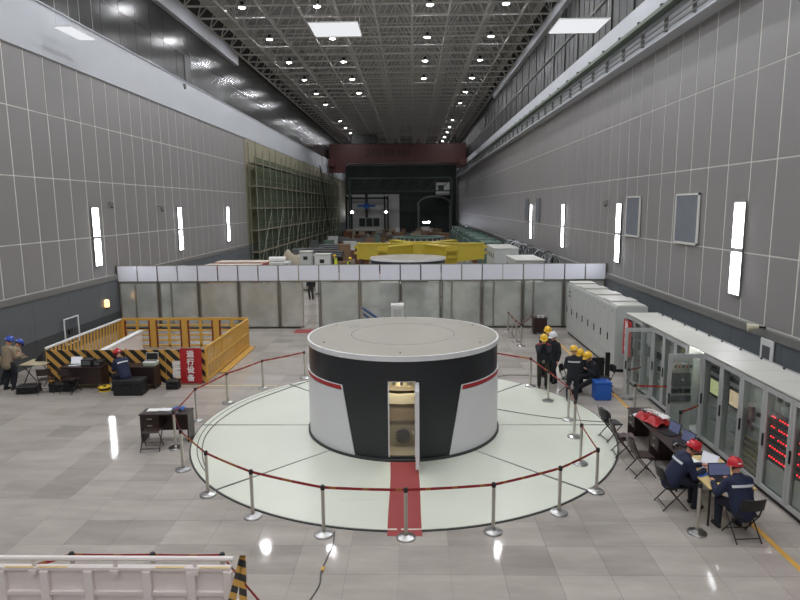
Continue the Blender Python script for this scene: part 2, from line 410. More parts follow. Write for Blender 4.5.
# upper wall right: dark corrugated cladding
cm = MB()
for k in range(150):
    y = -20+k*0.98
    cm.bx(XR, XR-0.05-0.04*(k % 3 == 0), y, y+0.5, 13.5, 17.3)
cm.build('corrugated_cladding', M_CORR, WR, smooth=False, kind='stuff')
MB().bx(XR, XR-0.03, YN, YF, 13.5, 19.5).build('upper_cladding', M_CORR, WR, smooth=False)
MB().bx(XR, XR-0.14, YN, YF, 15.28, 15.33).build('cladding_rail', M_LEDGE, WR, smooth=False)
MB().bx(XR, XR-0.4, YN, 69.8, 17.3, 17.98).build('eaves_duct', M_BEAMW, WR, smooth=False)
# far and near walls
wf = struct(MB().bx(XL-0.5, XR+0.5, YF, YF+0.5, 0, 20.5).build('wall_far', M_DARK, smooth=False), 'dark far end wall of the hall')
wn = struct(MB().bx(XL-0.5, XR+0.5, YN-0.5, YN, 0, 20.5).build('wall_near', M_PANEL, smooth=False), 'near end wall behind the viewer')

# ---- crane runway beams
b1 = MB().bx(XL, XL+0.08, YN, 96, 11.62, 13.57)
for k in range(5): b1.bx(XL, XL+0.32, 97.5+k*6.5, 97.5+k*6.5+4.2, 11.0, 13.57)
b1 = struct(b1.build('trim_1', M_BEAMW, smooth=False), 'white crane runway beam along the left wall')
MB().bx(XL+0.02, XL+0.14, YN, 96, 13.57, 13.62).build('top_flange', M_BEAMW, b1, smooth=False)
b2 = struct(MB().bx(XR, XR-0.30, YN, 128, 11.5, 13.5).build('trim_2', M_BEAMW, smooth=False), 'white crane runway beam along the right wall')
MB().bx(XR-0.30, XR-0.62, YN, 128, 12.42, 12.56).build('crane_rail', M_GREENR, b2, smooth=False)
MB().bx(XR-0.30, XR-0.55, YN, 128, 11.5, 11.56).build('bottom_flange', M_BEAMW, b2, smooth=False)
for z in (11.78, 11.98, 12.18): MB().cyl((XR-0.42, YN, z), (XR-0.42, 128, z), 0.028, n=6).build('conductor_bar', M_LEDGE, b2)
cl = None
for k in range(36):
    y = 14+k*2.2
    if cl is None: cl = MB().bx(-0.02, -0.4, -0.06, 0.06, 12.56, 12.66).build('rail_clip', M_DKMET, b2, smooth=False); cl.location = (XR-0.2, y, 0); ck = MB().bx(-0.0, -0.13, -0.02, 0.02, 11.72, 12.24).build('bar_bracket', M_LEDGE, b2, smooth=False); ck.location = (XR-0.3, y, 0)
    else: dup(cl, b2, (XR-0.2, y, 0)); dup(ck, b2, (XR-0.3, y, 0))

# ---- roof: deck and space-frame truss
ce = struct(MB().bx(XL-0.5, XR+0.5, YN, YF, 20.4, 20.7).build('ceiling', M_DECK, smooth=False), 'dark roof deck over a grey steel space-frame truss')
GX, GY = 2.35, 2.45; xs = [-14.1+GX*i for i in range(11)]; y_at = lambda j: 39.7+GY*(j-24); NJ = 63
xs[0] += 0.1; xs[-1] -= 0.45
Y0t, Y1t = y_at(0), y_at(NJ-1)
for x in xs: MB().cyl((x, Y0t, ZC), (x, Y1t, ZC), 0.075, n=6).build('bottom_chord', M_TRUSS, ce)
cc = None
for j in range(NJ):
    if cc is None: cc = MB().cyl((xs[0], 0, ZC), (xs[-1], 0, ZC), 0.065, n=6).build('cross_chord', M_TRUSS, ce); cc.location = (0, y_at(j), 0)
    else: dup(cc, ce, (0, y_at(j), 0))
tm = MB(); dm = MB(); nm = MB()
for i in range(10):
    tx = (xs[i]+xs[i+1])/2; tm.cyl((tx, Y0t, 19.9), (tx, Y1t, 19.9), 0.06, n=5)
    for j in range(NJ-1):
        ty = y_at(j)+GY/2
        if y_at(j) > 100 and i % 2: continue
        for ax in (xs[i], xs[i+1]):
            for ay in (y_at(j), y_at(j+1)):
                dm.cyl((ax, ay, ZC), (tx, ty, 19.9), 0.042, n=4, caps=False)
for j in range(NJ-1): tm.cyl((xs[0]+1, y_at(j)+GY/2, 19.9), (xs[-1]-1, y_at(j)+GY/2, 19.9), 0.055, n=5)
tm.build('top_chord', M_TRUSS, ce, kind='stuff'); dm.build('truss_diagonal', M_TRUSS, ce, kind='stuff')

# ---- high-bay lamps under the truss
HB = None
rows = [(-10.5, 'leftmost', 19), (-5.85, 'second from left', 12), (1.1, 'third from left', 11), (5.75, 'rightmost', 19)]
for x, nm_, cnt in rows:
    for k in range(-8, cnt-8+1):  # rows carried on unseen; rearmost lamps added to light camera-facing surfaces
        y = 39.7+7.35*k
        if y > 124: continue
        if nm_ in ('leftmost', 'rightmost') and k == 6: continue
        lab = 'high-bay lamp, %s ceiling row, %s' % (nm_, ('%s from the near end in view' % ORD[k]) if k >= 0 else ('%s unseen one behind the view' % ORD[-k-1]))
        if HB is None:
            HB = thing('high_bay_lamp', lab, 'lamp', (x, y+0.38, 17.98), 0, 'high-bay lamps under the roof truss')
            MB().lathe([(0.0, 0.36), (0.10, 0.36), (0.12, 0.22), (0.23, 0.02), (0.24, 0.0), (0.215, 0.0), (0.2, 0.03), (0.0, 0.03)], 16).build('housing', M_DKMET, HB)
            MB().lathe([(0.0, -0.03), (0.13, -0.02), (0.205, 0.02), (0.0, 0.028)], 12).build('lens', M_LENS, HB)
            MB().cyl((0, 0, 0.3), (0, -0.38, 0.05), 0.02, n=6).build('hanger', M_DKMET, HB)
        else: dup_tree(HB, (x, y+0.38, 17.98), 0, lab)

# ---- wall luminaires
WLT = {}
for side, X, ys in (('left', XL+0.05, [17.4, 27.5, 37.55, 47.4]), ('right', XR-0.05, [17.55, 27.75, 37.95, 48.2])):
    s = 1 if side == 'left' else -1
    for k, y in enumerate(ys):
        where = {('left', 0): 'on the left wall, nearest the viewer', ('left', 1): 'on the left wall above the yellow railing', ('left', 2): 'on the left wall above the partition', ('left', 3): 'on the left wall just before the scaffold', ('right', 0): 'on the right wall, nearest the viewer', ('right', 1): 'on the right wall beside the smaller louvre', ('right', 2): 'on the right wall, second from the far end', ('right', 3): 'on the right wall, farthest of its row'}[(side, k)]
        lab = 'tall white two-panel wall light ' + where
        if side not in WLT:
            r = WLT[side] = thing('wall_light', lab, 'wall light', (X, y, 3.2), 0, 'tall wall lights')
            MB().bx(0, s*0.03, -0.30, 0.30, 0.0, 2.68, 0.01).build('frame', M_LEDGE, r, smooth=False)
            MB().bx(s*0.02, s*0.05, -0.26, 0.26, 0.05, 1.24, 0.01).build('diffuser', M_DIFF, r, smooth=False)
            MB().bx(s*0.02, s*0.05, -0.26, 0.26, 1.36, 2.62, 0.01).build('diffuser', M_DIFF, r, smooth=False)
        else: dup_tree(WLT[side], (X, y, 3.2), 0, lab)

# ---- three room-light reflections in the viewing glass, built as added glowing panels
for n, (x0, x1, lab) in enumerate([(-13.8, -13.07, 'narrow added panel for a glass reflection before the left white beam'), (-3.99, -2.05, 'square added panel for a glass reflection in the middle below the truss'), (5.53, 7.48, 'square added panel for a glass reflection by the right upper wall')]):
    r = thing('glass_reflection_panel', lab, 'reflection panel', ((x0+x1)/2, 25.6, 12.7), 0, 'added glass reflection panels')
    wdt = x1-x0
    MB().bx(-wdt/2, wdt/2, -0.97, 0.97, 0.02, 0.05, 0.01).build('added_panel_tray', M_WHITE, r, smooth=False)
    MB().bx(-wdt/2+0.03, wdt/2-0.03, -0.94, 0.94, 0.0, 0.03).build('diffuser', M_REFLGLOW, r, smooth=False)  # glowing face stands in for the reflection
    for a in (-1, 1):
        for b in (-1, 1): MB().cyl((a*(wdt/2-0.1), b*0.9, 0.09), (a*(wdt/2-0.1), b*0.9, ZC-12.7-0.05), 0.006, n=4).build('added_wire', M_TRUSS, r)

# ---- louvred windows on the right wall
for n, (y0, y1, z0, z1, lab) in enumerate([(20.05, 21.8, 4.47, 6.14, 'large louvred window between the two nearest wall lights'), (25.2, 26.8, 4.47, 6.13, 'louvred window beside the second wall light'), (45.0, 46.2, 4.6, 6.3, 'far small louvred window'), (49.6, 50.8, 4.6, 6.3, 'farthest small louvred window')]):
    f = MB(); X = XR-0.04
    f.bx(X, X-0.06, y0, y1, z1-0.06, z1).bx(X, X-0.06, y0, y1, z0, z0+0.06).bx(X, X-0.06, y0, y0+0.06, z0, z1).bx(X, X-0.06, y1-0.06, y1, z0, z1)
    f = struct(f.build('window_%d' % (n+1), M_JOINT if n < 2 else M_LEDGE, smooth=False), lab)
    MB().bx(X, X-0.015, y0+0.06, y1-0.06, z0+0.06, z1-0.06).build('backing', M_DADO, f, smooth=False)
    ns = 7
    for k in range(ns):
        yy = y0+0.06+(y1-y0-0.12)*(k+0.5)/ns
        MB().box((X-0.03, yy, (z0+z1)/2), (0.012, (y1-y0-0.12)/ns*0.72, z1-z0-0.13), rot=Matrix.Rotation(0.22, 4, 'Z')).build('louvre_slat', M_LOUV, f, smooth=False)

# ---- red overhead crane
cr = thing('overhead_crane', 'dark red overhead travelling crane spanning the far hall', 'crane', (-2.55, 105, 12.5))
W = 23.0
MB().bx(-11.3, 11.3, -0.9, 0.9, 0.4, 3.5, 0.05).build('girder', M_CRANE, cr, smooth=False)
MB().bx(-11.3, 11.3, 3.2, 4.6, 0.4, 3.5, 0.05).build('girder', M_CRANE, cr, smooth=False)
for sx in (-1, 1): MB().bx(sx*11.3, sx*10.2, -2.5, 6, -0.2, 0.9, 0.05).build('end_carriage', M_CRANE, cr, smooth=False)
MB().bx(-11.3, -8.6, -1.5, -0.95, -1.2, 0.4).build('driver_cab', M_CRANE, cr, smooth=False)
MB().bx(-7.6, -3.4, -1.0, 4.4, 3.5, 5.0, 0.05).build('trolley', M_DKMET, cr, smooth=False)
MB().bx(-8.2, 8.2, -1.3, -0.95, 0.0, 0.12).build('walkway', M_DKMET, cr, smooth=False)
text_mesh('lettering', '275/50/10t', 1.7, M_CRTXT, cr, Matrix.Translation((-1.6, -0.93, 2.0)) @ Matrix.Rotation(math.pi/2, 4, 'X'), 0.02)

# ================================================================== GENERATOR AND ITS COVER DISC
GXc, GYc, GR, GH = -0.28, 15.8, 2.45, 2.48
cd = thing('floor_cover_disc', 'round pale green floor cover of eight plates around the generator', 'floor cover', (GXc, 15.72, 0))
for k in range(8):
    m = MB(); m.arcwall(0, 0, 2.3, 5.385, 45*k+0.4, 45*k+44.6, 0.0, 0.03, 15); m.build('cover_plate', M_CREAM, cd)
m = MB(); m.arcwall(0, 0, 2.28, 5.385, 0, 359.999, 0.0, 0.018, 96); m.build('seam_bed', M_SEAM, cd)
m = MB(); m.arcwall(0, 0, 5.385, 5.42, 0, 359.999, 0.0, 0.022, 120); m.build('edge_ring', M_SEAM, cd)
m = MB(); m.arcwall(0, 0, 5.23, 5.25, 100, 215, 0.028, 0.034, 60); m.build('inner_groove', M_SEAM, cd)
for (x, y, sx, sy) in [(-0.85, -4.0, 0.75, 0.5), (2.2, -3.1, 0.6, 0.4)]:
    MB().bx(x-sx/2, x+sx/2, y-sy/2, y+sy/2, 0.025, 0.033).build('inspection_plate', M_CREAM, cd, smooth=False)

def generator(loc, label, detail=True):
    g = thing('generator_cover', label, 'generator', loc)
    R = GR; t = 0.06
    MB().arcwall(0, 0, R-0.2, R+0.07, 0, 359.99, 0.0, 0.07, 96).build('base_ring', M_SEAM, g)
    # black drum wall with a doorway
    d0, d1 = (-97.2, -82.5) if detail else (-90.01, -90)
    w_ = MB(); w_.arcwall(0, 0, R-t, R, d1, 360+d0, 0.05, GH-0.1, 120)
    if detail: w_.arcwall(0, 0, R-t, R, d0, d1, 1.90, GH-0.1, 6); w_.arcwall(0, 0, R-t, R, d0, d1, 0.05, 0.11, 6)
    w_.build('drum_wall', M_BLACK, g)
    # white side panels with a slanted front edge, red stripe and white piping
    for s in (-1, 1):
        def ang(z, e=0): 
            a = (117.0 + (124.5-117.0)*(z-0.04)/1.63)+e
            return -a if s < 0 else a-180
        def back(z): 
            a = (117.0 + (124.5-117.0)*(z-0.04)/1.63); return -(360-a) if s < 0 else 180-a
        def strip(z0, z1, r0, r1, e0=0.0, name='white_panel', m_=M_GWHITE, only=None):
            q = MB(); n = 40; P = []
            for i in range(n+1):
                row = []
                for z in (z0, z1):
                    a0, a1 = ang(z, e0), back(z)
                    if only: a1 = ang(z, only)
                    a = math.radians(a0+(a1-a0)*i/n)
                    row += [V(r1*math.cos(a), r1*math.sin(a), z), V(r0*math.cos(a), r0*math.sin(a), z)]
                P.append([q.bm.verts.new(v) for v in row])
            for A, B in zip(P[:-1], P[1:]):
                for f in ((0, 2), (3, 1), (2, 3), (1, 0)): q.bm.faces.new((A[f[0]], B[f[0]], B[f[1]], A[f[1]]))
            q.bm.faces.new((P[0][0], P[0][2], P[0][3], P[0][1])); q.bm.faces.new((P[-1][1], P[-1][3], P[-1][2], P[-1][0]))
            return q.build(name, m_, g)
        strip(0.07, 1.58, R-0.01, R+0.025)
        strip(1.60, 1.69, R-0.01, R+0.028, 0.0, 'red_stripe', M_RED)
        strip(1.69, 1.705, R-0.01, R+0.03, 0.0, 'white_piping', M_RIM)
        strip(0.07, 1.70, R-0.01, R+0.03, -0.5, 'white_piping', M_RIM, only=0.15)
    MB().arcwall(0, 0, R-0.3, R+0.03, 0, 359.99, GH-0.12, GH, 96).build('top_rim', M_RIM, g)
    tp = MB().lathe([(0, 0.012), (R-0.06, 0.012), (R-0.02, 0.0), (R-0.02, -0.05), (0, -0.05)], 96, (0, 0, GH)).build('top_plate', M_TOPG, g)
    if not detail: return g
    MB().arcwall(0, 0, 1.34, 1.352, 0, 359.99, GH, GH+0.014, 72).build('seam', M_SEAM, tp)
    for (x, y) in [(-1.35, 0.93), (1.32, -0.6), (0.75, 1.4), (-0.45, -1.1)]:
        MB().lathe([(0, 0.02), (0.17, 0.02), (0.19, 0.012)], 20, (x, y, GH)).build('hatch', mat('hatch_grey', (150, 146, 136), 0.5), tp)
    for k in range(6):
        a = 0.5+k*1.05; MB().box((2.2*math.cos(a), 2.2*math.sin(a), GH+0.02), (0.03, 0.03, 0.02)).build('bolt', M_SEAM, tp)
    # doorway, open door, interior machinery
    a0, a1 = math.radians(d0), math.radians(d1)
    x0, x1 = R*math.cos(a0), R*math.cos(a1); yd = R*math.sin(a0)
    fr = MB(); fr.bx(x0, x0+0.025, yd-0.0, yd+0.12, 0.11, 1.90).bx(x1-0.025, x1, yd, yd+0.12, 0.11, 1.90).bx(x0, x1, yd, yd+0.12, 1.875, 1.90); fr.build('door_frame', M_RIM, g, smooth=False)
    # door leaf swung outwards about its right edge
    dr = MB(); dr.bx(x1-0.01, x1+0.075, yd-0.74, yd-0.02, 0.13, 1.88, 0.006); door = dr.build('door', M_RIM, g, smooth=False)
    MB().bx(x1+0.075, x1+0.085, yd-0.68, yd-0.08, 0.2, 1.82).build('door_skin', M_BLACK, door, smooth=False)
    hd = MB().tube([(x1-0.005, yd-0.66, 0.92), (x1-0.07, yd-0.66, 0.94), (x1-0.07, yd-0.55, 0.94)], 0.012); hd.build('handle', M_CHROME, door)
    # interior: floor, back wall, shaft, collar, gear, added hidden lamp
    MB().lathe([(0, 0.02), (R-0.1, 0.02), (R-0.1, 0.06), (0, 0.06)], 40).build('inner_floor', M_INT, g)
    MB().arcwall(0, 0, 1.62, 1.68, 200, 340, 0.06, 0.66, 30).build('inner_housing', M_INT, g)
    MB().arcwall(0, 0, 1.50, 1.55, 200, 340, 0.6, 1.12, 30).build('upper_housing', mat('brown_grey_housing', (158, 144, 124), 0.5), g)
    MB().arcwall(0, 0, 1.50, 1.7, 200, 340, 0.66, 0.69, 30).build('housing_ledge', M_STEELM, g)
    MB().arcwall(0, 0, 1.48, 1.62, 200, 340, 1.10, 1.32, 30).build('inner_housing_flange', mat('cream_flange', (232, 222, 190), 0.4), g)
    MB().lathe([(0.0, 0.9), (1.0, 0.9), (1.0, 1.15), (1.40, 1.36), (1.40, 1.46), (1.1, 1.48), (1.1, 1.6), (0.55, 1.46), (0.5, 2.3), (0.0, 2.3)], 40).build('shaft', M_GOLD, g)
    for k in range(9):
        a = math.radians(235+k*8.5); MB().cyl((1.25*math.cos(a), 1.25*math.sin(a), 1.46), (1.25*math.cos(a), 1.25*math.sin(a), 1.56), 0.04, n=6).build('bolt', M_STEELM, g)
    gy = -1.70; ge = MB(); ge.cyl((0.02, gy-0.06, 0.36), (0.02, gy+0.05, 0.36), 0.16, n=20)
    for k in range(14):
        a = k*2*math.pi/14; ge.cyl((0.02+0.17*math.cos(a), gy-0.03, 0.36+0.17*math.sin(a)), (0.02+0.2*math.cos(a), gy-0.03, 0.36+0.2*math.sin(a)), 0.015, n=5)
    ge.build('cable_gland', M_GREYD, g)
    la = MB().lathe([(0, 0), (0.1, 0.0), (0.08, 0.08), (0, 0.09)], 12, (-0.2, -2.15, 2.05)); la.build('hidden_fill_lamp', emit_mat('hidden_fill_lamp', (255, 244, 222), 45.0), g)  # unseen lamp added behind the lintel to light the housing
    return g
G1 = generator((GXc, GYc, 0.012), 'large round generator cover with black front, white sides and open door')
G2 = generator((-0.35, 40.4, 0.0), 'second generator cover behind the partition, white round top', False)
rc = MB().sheet(lambda u, v: V(-0.47-0.08*(1-v)+0.62*u+0.015*math.sin(v*5), 13.42-3.25*v, 0.036 if v < 0.92 else 0.036-0.03*(v-0.92)/0.08), 4, 14, 0.006).build('red_carpet', M_CARPET)
tag(rc, 'narrow red carpet strip leading to the generator door', 'carpet')

# ================================================================== STANCHIONS WITH BELTS
ST = None
def stanchion(x, y, label, z0=0.0):
    global ST
    if ST is None:
        ST = thing('belt_stanchion', label, 'stanchion', (x, y, z0), 0, 'chrome belt stanchions')
        MB().lathe([(0, 0.0), (0.165, 0.0), (0.17, 0.012), (0.16, 0.03), (0.09, 0.045), (0.04, 0.06), (0.0, 0.06)], 28).build('base', M_CHROMEB, ST)
        MB().cyl((0, 0, 0.05), (0, 0, 0.87), 0.032, n=14).build('post', M_CHROME, ST)
        MB().lathe([(0, 0.86), (0.036, 0.86), (0.040, 0.875), (0.040, 0.93), (0.03, 0.945), (0, 0.95)], 14).build('head', M_BLKP, ST)
        return ST
    o = dup_tree(ST, (x, y, z0), 0, label); return o
def dup_no_belt(): pass
BELTS = []
def belt(root, a, b, za=0.905, zb=0.905, sag=0.012, z0=0.0, m_=None):
    A = Vector((a[0], a[1], za+z0)); B = Vector((b[0], b[1], zb+z0)); d = (B-A); n = 8; q = MB()
    nrm = Vector((-d.y, d.x, 0)).normalized()*0.0015
    def f(u, v): 
        p = A+d*u; p.z += -sag*4*u*(1-u)+(v-0.5)*0.05; return p
    q.sheet(f, n, 1, 0.003); BELTS.append((q, root, m_))
zD = 0.03
ring = [(-3.73, 20.37, 'left behind the generator, farthest left one', 0), (-4.89, 19.2, 'on the pale floor line left of the generator', 0), (-5.58, 17.67, 'left of the disc, level with the generator back', 0), (-5.97, 16.1, 'leftmost beside the desk back corner', 0), (-5.82, 14.19, 'standing right before the small desk', 0), (-5.17, 12.93, 'at the left edge of the disc below the desk', 0), (-4.21, 11.73, 'third to the left of the red carpet', 0), (-3.06, 10.84, 'second to the left of the red carpet', 0), (-1.62, 10.2, 'first to the left of the red carpet', 0), (-0.15, 10.11, 'standing in front of the red carpet', 0), (1.41, 10.32, 'first to the right of the red carpet', 0), (2.75, 11.02, 'second to the right of the red carpet', 0), (3.71, 11.9, 'at the right front corner of the ring', 0), (3.74, 13.22, 'on the disc right behind the front corner one', zD), (4.02, 14.85, 'on the disc at the right seam line', zD), (4.18, 16.09, 'on the disc before the man with his back turned', zD), (3.99, 17.73, 'on the disc in front of the man in the open jacket', zD), (3.75, 19.27, 'right of the generator beside the man in the open jacket', zD), (2.3, 20.6, 'hidden behind the generator on the right', 0)]
prev = None; sts = []
for (x, y, wh, z) in ring: sts.append((stanchion(x, y, 'chrome belt stanchion '+wh, z), x, y, z))
for a, b in zip(sts[:-1], sts[1:]):
    belt(a[0], (a[1], a[2]), (b[1], b[2]), 0.905+a[3], 0.905+b[3])
belt(sts[-1][0], sts[-1][1:3], (1.2, 20.4))
q4 = []
for k, (x, y) in enumerate([(4.37, 28.01), (4.38, 26.91), (4.39, 25.9), (4.47, 25.13)]):
    q4.append(stanchion(x, y, 'chrome stanchion in the short row before the partition, %s from the glass' % ORD[k]))
belt(q4[0], (4.37, 28.01), (4.38, 26.91)); belt(q4[1], (4.38, 26.91), (4.39, 25.9)); belt(q4[2], (4.39, 25.9), (4.47, 25.13)); belt(q4[3], (4.47, 25.13), (5.4, 27.7), sag=0.05)
stanchion(5.03, 10.31, 'chrome stanchion without a belt beside the yellow table')
n3 = [stanchion(x, 8.05, 'chrome stanchion behind the white barrier, %s' % w_) for x, w_ in [(-4.91, 'leftmost'), (-3.74, 'middle one'), (-2.74, 'nearest its striped end')]]
belt(n3[0], (-4.91, 8.05), (-5.8, 7.9), 0.905, 0.72); belt(n3[0], (-4.91, 8.05), (-3.74, 8.05), sag=0.01); belt(n3[1], (-3.74, 8.05), (-2.74, 8.05), sag=0.01); belt(n3[2], (-2.74, 8.05), (-1.85, 6.95), 0.905, 0.86)
c3 = [stanchion(6.45, 18.05, 'chrome stanchion at the far open cabinet door'), stanchion(6.05, 16.4, 'chrome stanchion behind the long dark desk'), stanchion(6.35, 14.2, 'chrome stanchion below the near open cabinet door')]
belt(c3[0], (6.45, 18.05), (6.9, 18.3)); belt(c3[1], (6.05, 16.4), (6.98, 16.3)); belt(c3[2], (6.35, 14.2), (7.0, 14.62), 0.905, 0.95)
for q, root, m_ in BELTS:
    q.build('belt', m_ or M_BELT, root, world=True)

# ================================================================== PARTITION WITH WHITE HEADER
PY = 29.1; PX0, PX1 = -14.2, 9.08; nb = 12; bw = (PX1-PX0)/nb
pt = thing('glass_partition', 'long temporary partition of dusty acrylic sheets with a white header', 'partition', ((PX0+PX1)/2, PY, 0))
for k in range(nb+1):
    x = PX0+bw*k
    MB().bx(x-0.06, x-0.015, PY-0.05, PY+0.05, 0, 3.06).bx(x+0.015, x+0.06, PY-0.05, PY+0.05, 0, 3.06).build('post', mat('partition_post', (104, 100, 94), 0.45, metal=0.3), pt, world=True, smooth=False)
MB().bx(PX0, PX1, PY-0.04, PY+0.04, 2.25, 2.33).build('header_rail', M_STEELM, pt, world=True, smooth=False)
MB().bx(PX0, PX1, PY-0.04, PY+0.04, 3.03, 3.08).build('top_rail', M_STEELM, pt, world=True, smooth=False)
hp = None
for k in range(nb*2):
    x = PX0+bw/2*k
    MB().bx(x+0.03, x+bw/2-0.03, PY-0.065, PY-0.045, 2.33, 3.05).build('header_panel', mat('header_bluish_white', (226, 228, 238), 0.4, var=0.03), pt, world=True, smooth=False)
for k in range(nb):
    x0 = PX0+bw*k+0.06; x1 = PX0+bw*(k+1)-0.06
    splits = {4: [(x0, x0+1.1), None], 0: [(x0, x0+0.75), (x0+0.75, x1)], 1: [(x0, x0+0.55), (x0+0.55, x1)], 9: [(x0, x0+0.5), (x0+0.5, x1)], 10: [(x0, x0+0.45), (x0+0.45, x1)], 8: [(x0, x0+0.45), (x0+0.45, x1)]}.get(k, [(x0, x1)])
    for sp in splits:
        if sp is None: continue
        a, b = sp
        MB().bx(a+0.03, b-0.03, PY-0.008, PY+0.008, 0.1, 2.22).build('acrylic_sheet', M_FROST, pt, world=True, smooth=False)
        f = MB(); f.bx(a, a+0.035, PY-0.03, PY+0.03, 0.04, 2.25).bx(b-0.035, b, PY-0.03, PY+0.03, 0.04, 2.25).bx(a, b, PY-0.03, PY+0.03, 0.04, 0.1)
        f.build('sheet_frame', M_STEELM, pt, world=True, smooth=False)
    if k in (3, 4, 5, 6): MB().bx(x0, x1 if k != 4 else x0+1.1, PY+0.012, PY+0.03, 1.02, 1.10).build('mid_rail', M_STEELM, pt, world=True, smooth=False)
MB().bx(PX0, -5.45, PY-0.05, PY+0.05, 0.0, 0.06).bx(-4.5, PX1, PY-0.05, PY+0.05, 0, 0.06).build('bottom_rail', M_DKMET, pt, world=True, smooth=False)
mt = MB().bx(-5.6, -4.3, 27.9, 28.75, 0.0, 0.012, 0.004).build('door_mat', M_CARPET, smooth=False); tag(mt, 'red door mat on the floor before the partition door', 'mat')

# ================================================================== NEAR WHITE BARRIER (bottom left)
nb_ = thing('white_barrier', 'white steel panel barrier with top rail in the bottom left corner', 'barrier', (-4.6, 7.6, 0))
BX0, BX1 = -7.2, -2.42
MB().cyl((BX0, 7.6, 1.13), (BX1-0.02, 7.6, 1.13), 0.035, n=8).build('top_rail', M_OFFW, nb_, world=True)
for x in (-6.26, -5.16, -4.05, -2.96): MB().bx(x-0.025, x+0.025, 7.585, 7.615, 0.94, 1.12).bx(x-0.05, x+0.05, 7.54, 7.56, 0.92, 0.98).build('rail_bracket', M_OFFW, nb_, world=True, smooth=False)
MB().bx(BX0, BX1-0.06, 7.57, 7.66, 0.96, 1.01, 0.006).build('cap_rail', M_OFFW, nb_, world=True, smooth=False)
tp = MB()
for x in (-5.55, -5.1, -3.5, -2.9): tp.bx(x, x+0.4, 7.565, 7.60, 1.009, 1.012)
tp.build('yellow_tape', mat('pale_yellow_tape', (226, 200, 132), 0.6), nb_, world=True, smooth=False)
MB().bx(BX0, BX1-0.06, 7.62, 7.65, 0.02, 0.97).build('back_sheet', M_OFFW, nb_, world=True, smooth=False)
for x in (-7.1, -6.45, -5.62, -5.02, -4.42, -3.62, -3.02, -2.52): MB().bx(x-0.06, x+0.06, 7.55, 7.62, 0.02, 0.96, 0.008).build('panel_post', M_OFFW, nb_, world=True, smooth=False)
for z in (0.62, 0.3, 0.04): MB().bx(BX0, BX1-0.06, 7.575, 7.62, z-0.02, z+0.03).build('panel_rail', M_OFFW, nb_, world=True, smooth=False)
sa = thing('striped_stand', 'yellow and black striped A-frame stand at the barrier end', 'stand', (-2.36, 7.45, 0))
for dx in (-0.2, 0.0):
    MB().prism([(-2.30+dx-0.06+(-0.1 if dx else 0), 7.4, 0.0), (-2.30+dx+0.06+(-0.1 if dx else 0), 7.4, 0.0), (-2.235, 7.47, 1.24), (-2.315, 7.47, 1.24)], (0, 0.03, 0)).build('leg', M_STRIPE2, sa, world=True, smooth=False)
MB().bx(-2.42, -2.26, 7.42, 7.46, 0.45, 0.5).build('crossbar', M_STRIPE2, sa, world=True, smooth=False)

# ================================================================== CABINETS
CF = 7.02; CW = 0.9; CD = 0.92; CHT = 2.25
def cab_door(parent, hx, hy, width, ang, glass=True, hinge_near=True):
    """door leaf hinged at (hx,hy) seen from the front; ang=0 closed (extends +Y from hinge), opens towards -X"""
    M = Matrix.Translation((hx, hy, 0)) @ Matrix.Rotation(ang, 4, 'Z')
    f = MB(); W_ = width; s = 0.09
    if glass:
        f.bx(-0.035, 0, 0.005, s, 0.12, CHT-0.02).bx(-0.035, 0, W_-s, W_-0.005, 0.12, CHT-0.02).bx(-0.035, 0, s, W_-s, 0.12, 0.12+s).bx(-0.035, 0, s, W_-s, CHT-0.02-s*1.2, CHT-0.02)
    else: f.bx(-0.035, 0, 0.005, W_-0.005, 0.12, CHT-0.02, 0.006)
    bmesh.ops.transform(f.bm, matrix=M, verts=f.bm.verts)
    d = f.build('door', M_CABD if glass else M_CAB, parent, world=True, smooth=False)
    if glass:
        gq = MB().bx(-0.022, -0.014, s-0.01, W_-s+0.01, 0.12+s-0.01, CHT-0.02-s); bmesh.ops.transform(gq.bm, matrix=M, verts=gq.bm.verts); gq.build('pane', M_GLASS, d, world=True, smooth=False)
    h = MB().box((-0.05, W_-0.05 if hinge_near else 0.05, 1.13), (0.03, 0.04, 0.26), bev=0.008); bmesh.ops.transform(h.bm, matrix=M, verts=h.bm.verts); h.build('handle', M_BLKP, d, world=True, smooth=False)
    return d
